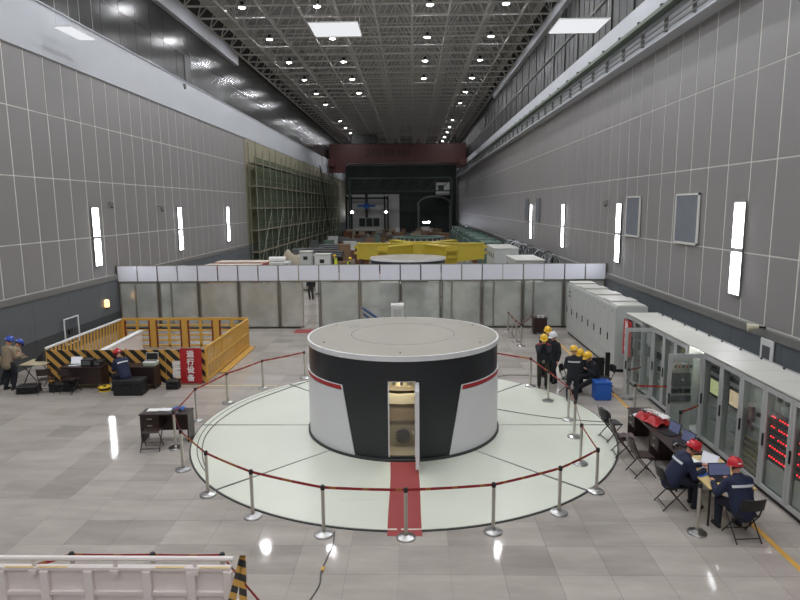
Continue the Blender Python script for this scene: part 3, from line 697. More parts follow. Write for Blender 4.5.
def devices(c, y0, kind, rnd):
    a, b = y0+0.09, y0+CW-0.09; X = CF+0.05
    def bxp(name, m_, ya, yb, za, zb, dx=0.06): return MB().bx(X, X+dx, ya, yb, za, zb, 0.004).build(name, m_, c, world=True, smooth=False)
    MB().bx(X+0.08, X+0.10, a-0.03, b+0.03, 0.14, CHT-0.06).build('mounting_plate', M_CABI, c, world=True, smooth=False)
    if kind == 'led':
        bxp('blank_plate', M_CABI, a, b, 0.2, 0.72, 0.07)
        for r in range(5):
            z = 0.83+0.205*r
            bxp('relay_module', M_GREYD, a, b, z-0.075, z+0.085, 0.07)
            for n_ in range(8):
                if n_ == 5 and r > 1: continue
                yy = a+0.06+n_*0.083; MB().box((X-0.008, yy, z), (0.012, 0.022, 0.022)).build('led', M_LEDR, c, world=True, smooth=False)
        bxp('terminal_block', M_BLKP, a+0.2, a+0.3, 1.98, 2.1); bxp('terminal_block', M_BLKP, a+0.45, a+0.55, 1.98, 2.1)
    elif kind in ('green', 'amber'):
        bxp('screen_bezel', M_BLKP, a+0.04, b-0.12, 1.30, 1.76, 0.05)
        MB().bx(X-0.004, X, a+0.09, b-0.17, 1.36, 1.70).build('screen', M_SCRG if kind == 'green' else M_SCRO, c, world=True, smooth=False)
        bxp('meter_strip', M_BLKP, a+0.05, b-0.12, 1.88, 1.98)
        for k in range(2): bxp('control_module', M_CABD, a+0.1, b-0.2, 0.42+0.38*k, 0.70+0.38*k, 0.05); bxp('module_cover', M_GREYD, a+0.02, a+0.07, 0.42+0.38*k, 0.7+0.38*k, 0.05)
    elif kind == 'duct':
        bxp('cable_duct', M_CABD, a, b, 1.2, 1.26); bxp('socket', M_BLKP, a+0.25, a+0.33, 1.45, 1.53)
        for k in range(6): bxp('terminal_rail', mat('tan_terminal', (150, 140, 118), 0.6), a, b, 0.2+0.13*k, 0.27+0.13*k, 0.05)
        bxp('wire_loom', mat('dull_pink_loom', (150, 120, 116), 0.7), b-0.22, b-0.04, 1.1, 1.6)
    else:
        z = 0.25
        while z < 2.0:
            h = rnd.choice([0.12, 0.18, 0.28, 0.36]); w0 = rnd.uniform(0, 0.25)
            bxp('device', rnd.choice([M_GREYD, M_CABD, M_BLKP, mat('olive_device', (124, 138, 112), 0.5)]), a+w0, b-rnd.uniform(0, 0.2), z, min(2.1, z+h), rnd.choice([0.04, 0.07]))
            z += h+rnd.choice([0.06, 0.15, 0.22])
rnd = random.Random(3)
edges = [8.35, 9.25, 10.15, 11.05, 11.95, 12.83, 13.7, 14.6, 15.5, 16.2, 16.95, 17.7, 18.55, 19.3, 20.05]
kinds = ['led', 'led', 'led', 'led', 'duct', 'amber', 'green', 'open', 'misc', 'misc', 'misc', 'open2', 'misc', 'banner']
desc = ['nearest glass-door cabinet at the right frame edge', 'glass-door cabinet with red indicator rows, outermost at the frame edge', 'glass-door cabinet with red indicator rows beside the last full one', 'glass-door control cabinet showing five full rows of red indicators', 'glass-door cabinet with tan terminal rails, left of the red indicators', 'glass-door cabinet with an amber operator screen', 'glass-door cabinet with a green operator screen', 'open cabinet with breakers, door swung out beside the green screen one', 'glass-door cabinet just behind the near open one', 'glass-door cabinet midway between the two open cabinets', 'glass-door cabinet just before the far open one', 'far open cabinet with its glass door swung out', 'glass-door cabinet between the far open one and the end cabinet', 'end cabinet of the glass-door row with the red banner']
for k in range(14):
    y0, y1 = edges[k], edges[k+1]; CWk = y1-y0; CW = CWk
    c = thing('control_cabinet', 'light grey '+desc[k], 'cabinet', (CF+CD/2, (y0+y1)/2, 0), 0, 'glass-door control cabinets')
    bd = MB(); X1 = CF+CD
    bd.bx(CF+0.002, X1, y0+0.002, y0+0.02, 0.1, CHT).bx(CF+0.002, X1, y1-0.02, y1-0.002, 0.1, CHT).bx(X1-0.02, X1, y0+0.02, y1-0.02, 0.1, CHT).bx(CF+0.002, X1-0.02, y0+0.02, y1-0.02, 0.1, 0.13)
    bd.bx(CF+0.002, CF+0.03, y0+0.02, y0+0.05, 0.13, CHT).bx(CF+0.002, CF+0.03, y1-0.05, y1-0.02, 0.13, CHT)
    bd.build('body', M_CAB, c, world=True, smooth=False)
    MB().bx(CF-0.04, X1+0.02, y0+0.003, y1-0.003, CHT, CHT+0.035, 0.006).build('top_plate', M_CABTOP, c, world=True, smooth=False)
    MB().bx(CF+0.03, X1-0.02, y0+0.003, y1-0.003, 0.0, 0.1).build('plinth', M_BLKP, c, world=True, smooth=False)
    MB().cyl((X1-0.02, y0+0.12, CHT+0.035), (X1-0.02, y0+0.12, CHT+0.075), 0.025, n=8).build('lifting_eye', M_DKMET, c, world=True)
    MB().bx(X1+0.02, X1+0.05, y0, y1, CHT-0.02, CHT+0.05).build('cable_tray', M_CABD, c, world=True, smooth=False)
    kd = kinds[k]
    if kd == 'open':
        cab_door(c, CF-0.002, y0+0.01, CWk-0.02, math.radians(92))
        MB().bx(CF+0.33, CF+0.35, y0+0.05, y1-0.05, 0.14, CHT-0.06).build('mounting_plate', M_CABI, c, world=True, smooth=False)
        xa, xb, yp = CF-0.76, CF-0.20, y0+0.14
        sw = MB().bx(xa, xb, yp, yp+0.02, 0.2, CHT-0.12, 0.004).build('swing_panel', M_CABI, c, world=True, smooth=False)
        for n_ in range(5):
            xx = xa+0.06+n_*0.095
            br = MB().bx(xx, xx+0.07, yp-0.07, yp, 1.80, 1.97, 0.005).build('breaker', M_CABTOP, c, world=True, smooth=False)
            MB().bx(xx+0.015, xx+0.055, yp-0.09, yp-0.07, 1.87, 1.92).build('toggle', M_RED if n_ % 2 else M_BLKP, br, world=True, smooth=False)
            MB().bx(xx, xx+0.065, yp-0.07, yp, 1.22, 1.32, 0.005).build('contactor', M_BLKP, c, world=True, smooth=False)
        ctl = MB().bx(xa+0.05, xb-0.06, yp-0.1, yp, 1.40, 1.72, 0.01).build('controller', M_GREYD, c, world=True, smooth=False)
        MB().bx(xa+0.26, xa+0.30, yp-0.105, yp-0.1, 1.55, 1.59).build('badge', M_PAPER, ctl, world=True, smooth=False)
        MB().bx(xa+0.02, xb-0.02, yp-0.04, yp, 1.0, 1.14).build('cable_duct', M_GREYD, c, world=True, smooth=False)
        X = CF+0.2
        MB().tube([V(CF+0.12, y0+0.1, 1.0), V(CF+0.1, y0+0.08, 1.3), V(CF+0.14, y0+0.12, 1.5), V(CF+0.22, y0+0.3, 1.55)], 0.03, 8).build('hose', M_BLKP, c, world=True)
        MB().bx(CF+0.06, CF+0.12, y0+0.1, y1-0.1, CHT-0.05, CHT-0.02).build('cabinet_lamp', emit_mat('cabinet_lamp', (255, 255, 250), 6.0), c, world=True, smooth=False)
        MB().bx(X-0.02, X+0.08, y0+0.05, y0+0.2, 1.1, 1.2).build('blue_module', M_BLUEP, c, world=True, smooth=False)
    elif kd == 'open2':
        devices(c, y0, 'misc', rnd); cab_door(c, CF-0.002, y0-0.35+0.36, CWk-0.02, math.radians(84))
    elif kd == 'banner':
        devices(c, y0, 'misc', rnd); cab_door(c, CF, y0, CWk, 0)
        bn = thing('hanging_banner', 'red banner with white characters hung on the end cabinet', 'banner', (CF-0.06, 19.72, 0.95))
        MB().sheet(lambda u, v: V(CF-0.10-0.03*math.sin(u*9)*v, 19.3+0.74*u, 2.1-1.15*v), 12, 8, 0.004).build('cloth', M_RED, bn, world=True)
        for i_, ch in enumerate('运行设备'):
            text_mesh('character', ch, 0.27, M_BRICK, bn, Matrix.Translation((CF-0.145, 19.66, 1.93-0.26*i_)) @ Matrix.Rotation(-math.pi/2, 4, 'Z') @ Matrix.Rotation(math.pi/2, 4, 'X'), 0.003, world=True, bold=0.008)
    else:
        devices(c, y0, kd, rnd); cab_door(c, CF, y0, CWk, 0)
# row of closed white cabinets farther away
n1 = 8; ya, yb = 21.05, 27.75; cw = (yb-ya)/n1; CHT = 2.30
for k in range(n1):
    y0 = ya+cw*k; y1 = y0+cw
    c = thing('switch_cabinet', 'closed off-white cabinet, %s of the solid-door row%s' % (ORD[k], ' from the near end'), 'cabinet', (7.55, (y0+y1)/2, 0), 0, 'solid-door cabinets')
    MB().bx(CF+0.002, CF+1.05, y0+0.002, y1-0.002, 0.1, CHT, 0.004).build('body', M_CAB, c, world=True, smooth=False)
    MB().bx(CF+0.03, CF+1.03, y0+0.003, y1-0.003, 0, 0.1).build('plinth', M_BLKP, c, world=True, smooth=False)
    MB().bx(CF+0.02, CF+1.0, y0+0.03, y1-0.03, CHT, CHT+0.05+0.05*(k % 2), 0.008).build('top_cover', M_CABTOP, c, world=True, smooth=False)
    d = cab_door(c, CF, y0, cw, 0, glass=False)
    if k in (0, 1, 2, 3):
        for r in range(5): MB().bx(CF-0.042, CF-0.034, y0+0.22, y1-0.22, 0.38+r*0.05, 0.41+r*0.05).build('vent_slat', M_CABD, d, world=True, smooth=False)
    MB().bx(CF-0.042, CF-0.034, y0+0.38, y0+0.43, 2.08, 2.13).build('lamp', M_BLKP, d, world=True, smooth=False)
    if k == 7:
        for z in (1.72, 1.9): MB().bx(CF-0.042, CF-0.034, y0+0.3, y1-0.25, z, z+0.1).build('meter', M_GREYD, d, world=True, smooth=False)
CHT = 2.25
# yellow floor line (paint) along the cabinets
yl = MB().bx(6.12, 6.22, 6.5, 28.3, 0.0, 0.003).build('floor_marking', M_YEL, smooth=False); tag(yl, 'yellow painted safety line on the floor before the cabinets', 'floor marking')
yt = MB().bx(-12.0, -4.5, 19.44, 19.52, 0.0, 0.003).build('floor_marking', mat('pale_yellow_line', (206, 190, 140), 0.6), smooth=False); tag(yt, 'pale yellow strip along the floor joint left of the generator', 'floor marking')

# ================================================================== FURNITURE
def desk(label, loc, rz, L=1.4, D=0.6, H=0.75, drawers=True):
    """front (sitting side) is local -Y"""
    t = thing('office_desk', label, 'desk', loc, rz)
    MB().bx(-L/2, L/2, -D/2, D/2, H-0.035, H, 0.006).build('desktop', M_WOODD, t, smooth=False)
    for s in (-1, 1): MB().bx(s*(L/2-0.045), s*(L/2-0.015), -D/2+0.03, D/2-0.02, 0, H-0.035).build('side_panel', M_WOODD, t, smooth=False)
    MB().bx(-L/2+0.045, L/2-0.045, D/2-0.06, D/2-0.04, 0.18, H-0.035).build('modesty_panel', M_WOODD, t, smooth=False)
    if drawers:
        for k in range(2):
            d = MB().bx(-L/2+0.05, -L/2+0.47, -D/2+0.02, -D/2+0.05, H-0.20-0.17*k, H-0.045-0.17*k, 0.004).build('drawer', M_WOODD, t, smooth=False)
            MB().bx(-L/2+0.2, -L/2+0.32, -D/2-0.0, -D/2+0.02, H-0.135-0.17*k, H-0.115-0.17*k).build('handle', M_CHROME, d, smooth=False)
        MB().bx(-L/2+0.47, -L/2+0.49, -D/2+0.03, D/2-0.06, H-0.4, H-0.04).build('drawer_side', M_WOODD, t, smooth=False)
    return t
def folding_chair(label, loc, rz, seatm=None, group=None, back=True):
    """faces local +Y"""
    t = thing('folding_chair', label, 'chair', loc, rz, group); sm = seatm or M_DKMET
    MB().box((0, 0.02, 0.45), (0.40, 0.38, 0.03), bev=0.01, rot=Matrix.Rotation(-0.05, 4, 'X')).build('seat', sm, t, smooth=False)
    if back: MB().sheet(lambda u, v: V(-0.21+0.42*u, -0.235-0.05*(1-(2*u-1)**2)-0.05*v, 0.62+0.22*v), 8, 3, 0.02).build('backrest', sm, t)
    for s in (-1, 1):
        MB().tube([(s*0.21, 0.24, 0.0), (s*0.20, -0.14, 0.46)]+([(s*0.20, -0.28, 0.84)] if back else []), 0.012, 8).build('front_leg', M_DKMET, t)
        MB().tube([(s*0.22, -0.24, 0.0), (s*0.215, 0.16, 0.44)], 0.012, 8).build('rear_leg', M_DKMET, t)
    MB().cyl((-0.21, 0.17, 0.09), (0.21, 0.17, 0.09), 0.01, n=6).build('front_stretcher', M_DKMET, t)
    MB().cyl((-0.22, -0.18, 0.07), (0.22, -0.18, 0.07), 0.01, n=6).build('rear_stretcher', M_DKMET, t)
    return t
def laptop(label, loc, rz, scr, body=M_BLKP, w_=0.36, ang=105):
    t = thing('laptop', label, 'laptop', loc, rz)
    b = MB().bx(-w_/2, w_/2, -0.12, 0.12, 0.0, 0.02, 0.004).build('base', body, t, smooth=False)
    MB().bx(-w_/2+0.02, w_/2-0.02, -0.02, 0.1, 0.02, 0.023).build('keyboard', M_DKMET, b, smooth=False)
    R = Matrix.Translation((0, 0.12, 0.015)) @ Matrix.Rotation(math.radians(-(ang-90)), 4, 'X')
    q = MB().bx(-w_/2, w_/2, 0.0, 0.012, 0.0, 0.24, 0.003); bmesh.ops.transform(q.bm, matrix=R, verts=q.bm.verts); ld = q.build('lid', body, t, smooth=False)
    q = MB().bx(-w_/2+0.015, w_/2-0.015, -0.002, 0.0, 0.015, 0.225); bmesh.ops.transform(q.bm, matrix=R, verts=q.bm.verts); q.build('screen', scr, ld, smooth=False)
    return t
def single(o, label, cat, group=None): return tag(o, label, cat, group)

# --- small desk left of the disc
desk('small dark desk with papers left of the disc', (-6.22, 14.75, 0), 0.03, 1.22, 0.5)
for k, (x, y, a) in enumerate([(-6.58, 14.82, 0.1), (-6.28, 14.85, -0.08)]):
    o = MB().box((0, 0, 0.006), (0.30, 0.22, 0.01), 0).build('paper_stack', M_PAPER, smooth=False); o.location = (x, y, 0.75); o.rotation_euler = (0, 0, a)
    tag(o, 'white paper sheets on the small desk, %s' % ['left stack', 'right stack'][k], 'paper')
o = MB().sheet(lambda u, v: V(-0.15+0.3*u, -0.1+0.2*v, 0.02+0.05*abs(math.sin(u*7+v*3))), 10, 8, 0.004).build('blue_cloth', M_BLUEP); o.location = (-5.93, 14.83, 0.752); tag(o, 'crumpled blue cloth on the small desk corner', 'cloth')
o = MB().box((0, 0, 0.012), (0.22, 0.12, 0.024), bev=0.004).build('notebook', M_GREYD, smooth=False); o.location = (-5.98, 14.6, 0.75); tag(o, 'grey notebook before the blue cloth on the small desk', 'notebook')
folding_chair('low dark stool before the small desk', (-6.38, 14.15, 0), 0.15, M_WOODD, back=False)

# --- right: long dark desks, yellow table, chairs
desk('dark desk holding a red cloth, farther of the long pair', (5.66, 14.27, 0), math.radians(-90), 1.46, 0.6)
desk('dark desk holding two black laptops, nearer of the long pair', (5.66, 12.79, 0), math.radians(-90), 1.46, 0.6)
def crumple(u, v, L, W, h, s):
    return V(-L/2+L*u, -W/2+W*v, 0.02+h*abs(math.sin(u*6+s)*math.cos(v*5+s*2))*(1-0.6*(2*v-1)**2))
rcl = thing('red_cloth', 'crumpled red banner cloth with white characters on the far desk', 'cloth', (5.62, 13.92, 0.75), math.radians(-70))
MB().sheet(lambda u, v: crumple(u, v, 0.75, 0.5, 0.2, 1.0), 22, 14, 0.004).build('cloth', M_RED, rcl)
for k, ch in enumerate('运行设备'):
    text_mesh('character', ch, 0.24, M_BRICK, rcl, Matrix.Translation((-0.27+0.18*k, 0.02, 0.225)) @ Matrix.Rotation(0.12*(k-1.5), 4, 'Y'), 0.002, bold=0.008)
o = MB().sheet(lambda u, v: V(-0.12+0.24*u, -0.08+0.16*v, 0.01+0.04*abs(math.sin(u*5))), 8, 6, 0.004).build('grey_rag', M_REFL); o.location = (5.42, 14.35, 0.752); tag(o, 'grey rag beside the red cloth', 'rag')
laptop('black laptop on the nearer dark desk, next to the red cloth', (5.66, 13.2, 0.75), math.radians(-75), M_SCREEN)
laptop('black laptop on the nearer dark desk, next to the yellow table', (5.72, 12.62, 0.75), math.radians(-70), M_SCREEN)
hs = thing('headset', 'black and white headset lying before the laptops', 'headset', (5.5, 12.4, 0.75), 0.6)
MB().tube([(0.07*math.cos(a), 0.02, 0.02+0.07*math.sin(a)) for a in [k*math.pi/8 for k in range(9)]], 0.008, 6).build('band', M_PAPER, hs)
for s in (-1, 1): MB().cyl((s*0.055, 0.02, 0.03), (s*0.085, 0.02, 0.03), 0.03, n=10).build('ear_cup', M_BLKP, hs)
bo = thing('black_bottle', 'small black bottle at the near end of the dark desk', 'bottle', (5.86, 12.25, 0.75)); MB().lathe([(0, 0), (0.035, 0), (0.036, 0.13), (0.015, 0.17), (0.015, 0.2), (0, 0.2)], 12).build('body', M_BLKP, bo); MB().lathe([(0, 0.2), (0.018, 0.2), (0.018, 0.225), (0, 0.225)], 10).build('cap', M_DKMET, bo)
folding_chair('black folding chair with a bag, farthest of the row by the dark desks', (4.90, 14.75, 0), math.radians(-80), M_BLKP)
folding_chair('brown folding chair with cloth, middle of the row by the dark desks', (4.86, 13.75, 0), math.radians(-95), M_WOODD)
folding_chair('brown folding chair nearest the man in navy, by the dark desks', (4.92, 12.75, 0), math.radians(-85), M_WOODD)
bg = MB().sheet(lambda u, v: V(-0.14+0.28*u, -0.05+0.10*math.sin(v*math.pi)+0.02*math.sin(u*9), 0.02+0.34*v), 10, 8, 0.03).build('black_bag', M_BLKP); bg.location = (4.8, 14.75, 0.47); bg.rotation_euler = (0.2, 0, math.radians(-80)); tag(bg, 'black jacket slumped on the farthest folding chair', 'bag')
pc = MB().sheet(lambda u, v: V(-0.18+0.36*u, -0.15+0.3*v, 0.012+0.03*abs(math.sin(u*8+v*4))), 10, 8, 0.004).build('patterned_cloth', mat('patterned_cloth', (120, 96, 84), 0.8, rgb2=(40, 48, 66), scale=18)); pc.location = (4.92, 13.75, 0.467); tag(pc, 'patterned cloth on the middle folding chair', 'cloth')
tb = thing('yellow_table', 'pale yellow table with two laptops between the two men in navy', 'table', (5.72, 11.25, 0))
MB().bx(-0.42, 0.42, -0.75, 0.75, 0.72, 0.75, 0.005).build('tabletop', M_WOODB, tb, smooth=False)
for sx in (-1, 1):
    for sy in (-1, 1): MB().bx(sx*0.38-0.015, sx*0.38+0.015, sy*0.68-0.015, sy*0.68+0.015, 0, 0.72).build('leg', M_DKMET, tb, smooth=False)
for sy in (-1, 1): MB().bx(-0.38, 0.38, sy*0.68-0.012, sy*0.68+0.012, 0.66, 0.70).build('apron', M_DKMET, tb, smooth=False)
laptop('open laptop with white screen before the man in profile', (5.62, 11.42, 0.75), math.radians(-62), M_SCREENW, M_REFL)
laptop('open dark laptop before the man with his back turned', (5.72, 10.88, 0.75), math.radians(3), M_SCREEN, M_BLKP, 0.42)
o = MB().box((0, 0, 0.006), (0.3, 0.21, 0.012), bev=0.003).build('blue_folder', M_BLUEP, smooth=False); o.location = (5.42, 11.12, 0.75); o.rotation_euler = (0, 0, 0.5); tag(o, 'blue folder on the yellow table', 'folder')
o = MB().box((0, 0, 0.004), (0.32, 0.24, 0.008)).build('paper_sheets', M_PAPER, smooth=False); o.location = (5.48, 11.72, 0.75); o.rotation_euler = (0, 0, 0.3); tag(o, 'white paper sheets at the far end of the yellow table', 'paper')
msg = thing('coiled_plate', 'grey round dish by the cabinet base beyond the yellow table', 'dish', (6.6, 12.35, 0)); MB().lathe([(0, 0), (0.12, 0), (0.16, 0.05), (0.14, 0.05), (0.1, 0.015), (0, 0.015)], 18).build('body', M_GREYD, msg)
folding_chair('black folding chair carrying the man in profile', (4.98, 11.32, 0), math.radians(-90), M_BLKP)
folding_chair('black folding chair carrying the man with his back turned, nearest chair', (5.74, 10.18, 0), math.radians(4), M_BLKP)

# --- centre right: crate, chairs, cart
bc = thing('blue_crate', 'bright blue plastic box on the floor beside the cabinets', 'box', (5.66, 18.05, 0))
MB().bx(-0.24, 0.24, -0.2, 0.2, 0.0, 0.5, 0.02).build('body', M_BLUEP, bc, smooth=False)
MB().bx(-0.25, 0.25, -0.21, 0.21, 0.5, 0.56, 0.015).build('lid', M_BLUEP, bc, smooth=False)
MB().tube([(-0.1, 0, 0.56), (-0.08, 0, 0.62), (0.08, 0, 0.62), (0.1, 0, 0.56)], 0.018, 8).build('handle', M_BLUEP, bc)
for s in (-1, 1): MB().bx(s*0.2, s*0.235, -0.207, -0.2, 0.05, 0.48).build('rib', M_BLUEP, bc, smooth=False)
folding_chair('black folding chair left of the crouching men', (4.85, 18.75, 0), math.radians(-120), M_BLKP)
folding_chair('black folding chair behind the blue box', (5.95, 18.75, 0), math.radians(95), M_BLKP)
st_ = thing('stacked_panel', 'black upright equipment post standing behind the blue box', 'equipment', (6.22, 19.35, 0))
MB().bx(-0.07, 0.07, -0.05, 0.05, 0.0, 1.12, 0.012).build('column', M_BLKP, st_, smooth=False); MB().bx(-0.16, 0.16, -0.14, 0.14, 0.0, 0.06, 0.01).build('foot', M_BLKP, st_, smooth=False); MB().bx(-0.5, -0.1, -0.02, 0.03, 0.3, 0.95, 0.01).build('panel', M_DKMET, st_, smooth=False)
ct = thing('equipment_cart', 'dark cabinet cart with white cups near the partition', 'cart', (5.75, 27.75, 0))
MB().bx(-0.3, 0.3, -0.25, 0.25, 0.08, 0.70, 0.01).build('body', M_WOODD, ct, smooth=False); MB().bx(-0.33, 0.33, -0.28, 0.28, 0.70, 0.74, 0.006).build('top', M_WOODD, ct, smooth=False)
MB().bx(-0.27, -0.01, -0.27, -0.25, 0.12, 0.66).build('door', M_WOODD, ct, smooth=False); MB().bx(0.01, 0.27, -0.27, -0.25, 0.12, 0.66).build('door', M_WOODD, ct, smooth=False)
for s in (-1, 1): MB().bx(s*0.24-0.03, s*0.24+0.03, -0.2, 0.2, 0.0, 0.08).build('skid', M_BLKP, ct, smooth=False)
for k, x in enumerate((5.68, 5.86)):
    cu = thing('white_cup', 'white cup on the dark cart, %s one' % ['left', 'right'][k], 'cup', (x, 27.6, 0.74)); MB().lathe([(0, 0), (0.05, 0), (0.07, 0.12), (0.062, 0.12), (0.045, 0.012), (0, 0.012)], 14).build('body', M_PAPER, cu); MB().tube([(0.06, 0, 0.03), (0.1, 0, 0.04), (0.1, 0, 0.08), (0.065, 0, 0.1)], 0.008, 6).build('handle', M_PAPER, cu)

# --- behind the generator, in front of the partition
bl = thing('blue_ladder', 'blue folded lifting arm leaning behind the generator', 'equipment', (-2.1, 27.9, 0))
MB().tube([(-0.3, 0, 0.0), (-0.25, 0, 1.25)], 0.05, 8).build('upright', M_CHROME, bl)
MB().tube([(-0.3, 0, 1.2), (0.75, 0.1, 0.45)], 0.06, 8).build('arm', mat('dark_blue_paint', (52, 76, 120), 0.5), bl); MB().tube([(-0.3, 0.1, 0.95), (0.5, 0.15, 0.3)], 0.05, 8).build('brace', mat('dark_blue_paint', (52, 76, 120), 0.5), bl)
MB().bx(-0.5, 0.9, -0.2, 0.3, 0, 0.1, 0.01).build('foot', M_DKMET, bl, smooth=False)
gb = thing('grey_locker', 'grey metal box with a white lid behind the generator', 'box', (-0.75, 28.2, 0)); MB().bx(-0.28, 0.28, -0.25, 0.25, 0, 1.22, 0.01).build('body', M_CABI, gb, smooth=False); MB().bx(-0.3, 0.3, -0.27, 0.27, 1.22, 1.32, 0.015).build('lid', M_PAPER, gb, smooth=False)
MB().bx(-0.2, 0.2, -0.262, -0.25, 0.2, 1.1).build('door', M_CABD, gb, smooth=False)
gt = thing('tarp_heap', 'green tarpaulin bundle lying behind the acrylic partition', 'tarpaulin', (1.0, 30.2, 0)); MB().sheet(lambda u, v: V(-1.2+2.4*u, -0.5+v, 0.03+1.15*math.sin(v*math.pi)*(0.8+0.2*math.sin(u*9))*min(1, 6*u, 6*(1-u))), 24, 10, 0.02).build('tarpaulin', M_GRTARP, gt)

# ================================================================== LEFT: STAIRWELL GUARD
GL, GRt, GF, GB = -12.25, -6.92, 19.75, 25.1
def rail_thing(label, loc): return thing('safety_railing', label, 'railing', loc, 0)
fr = rail_thing('black and yellow striped board fence, front side of the stairwell', ((GL+GRt)/2, GF, 0))
nB = 4; wB = (GRt-GL)/nB
for k in range(nB):
    x0 = GL+wB*k; x1 = x0+wB
    if k == nB-1:
        for (a, b, c_, d_) in [(x0+0.02, x1-0.02, 0.78, 1.15), (x0+0.02, x1-0.02, 0.02, 0.2), (x0+0.02, x0+0.22, 0.2, 0.78), (x1-0.3, x1-0.02, 0.2, 0.78)]:
            MB().bx(a, b, GF-0.02, GF+0.02, c_, d_).build('striped_board', M_STRIPE, fr, world=True, smooth=False)
        for z in (0.3, 0.45, 0.62): MB().bx(x0+0.22, x1-0.3, GF-0.012, GF+0.012, z-0.05, z+0.05).build('white_slat', M_PAPER, fr, world=True, smooth=False)
    else: MB().bx(x0+0.015, x1-0.015, GF-0.02, GF+0.02, 0.02, 1.15, 0.005).build('striped_board', M_STRIPE, fr, world=True, smooth=False)
    MB().bx(x0-0.03, x0+0.03, GF+0.02, GF+0.07, 0, 1.18).build('post', M_YEL, fr, world=True, smooth=False)
MB().bx(GRt-0.03, GRt+0.03, GF+0.02, GF+0.07, 0, 1.18).build('post', M_YEL, fr, world=True, smooth=False)
le = rail_thing('white-capped railing of slanted yellow bars along the stairwell left side', (GL, (GF+GB)/2, 0))
MB().bx(GL-0.04, GL+0.04, GF, GB, 1.18, 1.24).build('cap_rail', M_PAPER, le, world=True, smooth=False)
MB().bx(GL-0.03, GL+0.03, GF, GB, 0.08, 0.16).build('bottom_rail', M_YEL, le, world=True, smooth=False)
for k in range(22):
    y = GF+0.15+k*(GB-GF-0.4)/21
    MB().prism([(GL-0.012, y, 0.14), (GL-0.012, y+0.11, 0.14), (GL-0.012, y+0.23, 1.19), (GL-0.012, y+0.12, 1.19)], (0.024, 0, 0)).build('slanted_bar', M_YEL, le, world=True, smooth=False)
ri = rail_thing('yellow slatted railing along the stairwell right side', (GRt, (GF+GB)/2, 0))
for z, h in ((1.2, 0.05), (0.62, 0.05), (0.1, 0.05)): MB().bx(GRt-0.03, GRt+0.03, GF+0.1, GB, z-h, z+h*0.4).build('rail', M_YEL, ri, world=True, smooth=False)
for k in range(34):
    y = GF+0.2+k*(GB-GF-0.35)/33
    MB().prism([(GRt-0.01, y, 0.06), (GRt-0.01, y+0.07, 0.06), (GRt-0.01, y+0.13, 1.2), (GRt-0.01, y+0.06, 1.2)], (0.02, 0, 0)).build('slat', M_YEL, ri, world=True, smooth=False)
for y in (GF+0.1, 21.6, 23.4, GB-0.03): MB().bx(GRt-0.035, GRt+0.035, y-0.03, y+0.03, 0, 1.24).build('post', M_YEL, ri, world=True, smooth=False)
MB().bx(GRt+0.06, GRt+0.30, 21.0, 25.0, 0.0, 0.05, 0.005).build('toe_board', M_YEL, ri, world=True, smooth=False)
bk = rail_thing('yellow gated railing along the stairwell back side', ((GL+GRt)/2, GB, 0))
MB().bx(GL, GRt, GB-0.03, GB+0.03, 1.16, 1.26).build('top_rail', M_YEL, bk, world=True, smooth=False)
MB().bx(GL, GRt, GB-0.03, GB+0.03, 0.05, 0.12).build('bottom_rail', M_YEL, bk, world=True, smooth=False)
nS = 4; wS = (GRt-GL)/nS
for k in range(nS):
    x0 = GL+wS*k
    MB().bx(x0-0.12, x0+0.12, GB-0.035, GB+0.035, 0, 1.2).build('wide_post', M_YEL, bk, world=True, smooth=False)
    for x in (x0+0.16, x0+wS-0.16): MB().bx(x-0.03, x+0.03, GB-0.04, GB+0.04, 0, 1.16).build('brown_post', M_BROWNP, bk, world=True, smooth=False)
    for z in (0.32, 0.53, 0.74, 0.95): MB().bx(x0+0.12, x0+wS-0.12, GB-0.02, GB+0.02, z-0.035, z+0.035).build('rail', M_YEL, bk, world=True, smooth=False)
    MB().bx(x0+wS/2-0.05, x0+wS/2+0.05, GB-0.03, GB+0.03, 0, 1.16).build('mid_post', M_YEL, bk, world=True, smooth=False)
pp = thing('stair_parapet', 'low white parapet with sloping top inside the stairwell guard', 'parapet', (-11.3, 23.2, 0))
MB().prism([(-11.3, 20.4, 0), (-11.3, 24.6, 0), (-11.3, 24.6, 0.78), (-11.3, 20.4, 0.68)], (0.12, 0, 0)).build('wall', M_OFFW, pp, world=True, smooth=False)
MB().prism([(-11.34, 20.35, 0.68), (-11.34, 24.65, 0.78), (-11.34, 24.65, 0.83), (-11.34, 20.35, 0.73)], (0.2, 0, 0)).build('coping', M_PAPER, pp, world=True, smooth=False)
rcv = thing('red_cover_sign', 'red cloth cover with four white characters on the striped fence', 'sign', (-7.36, 19.63, 0.03))
MB().sheet(lambda u, v: V(-7.72+0.72*u, 19.66-0.05*math.sin(v*math.pi*0.5)-0.02*math.sin(u*8)*v, 1.22-1.18*v), 16, 12, 0.006).build('cloth', M_RED, rcv, world=True)
for i_, ch in enumerate('运行设备'):
    text_mesh('character', ch, 0.245, M_BRICK, rcv, Matrix.Translation((-7.34, 19.545-0.012*i_, 1.04-0.265*i_)) @ Matrix.Rotation(math.pi/2, 4, 'X'), 0.004, world=True, bold=0.007)

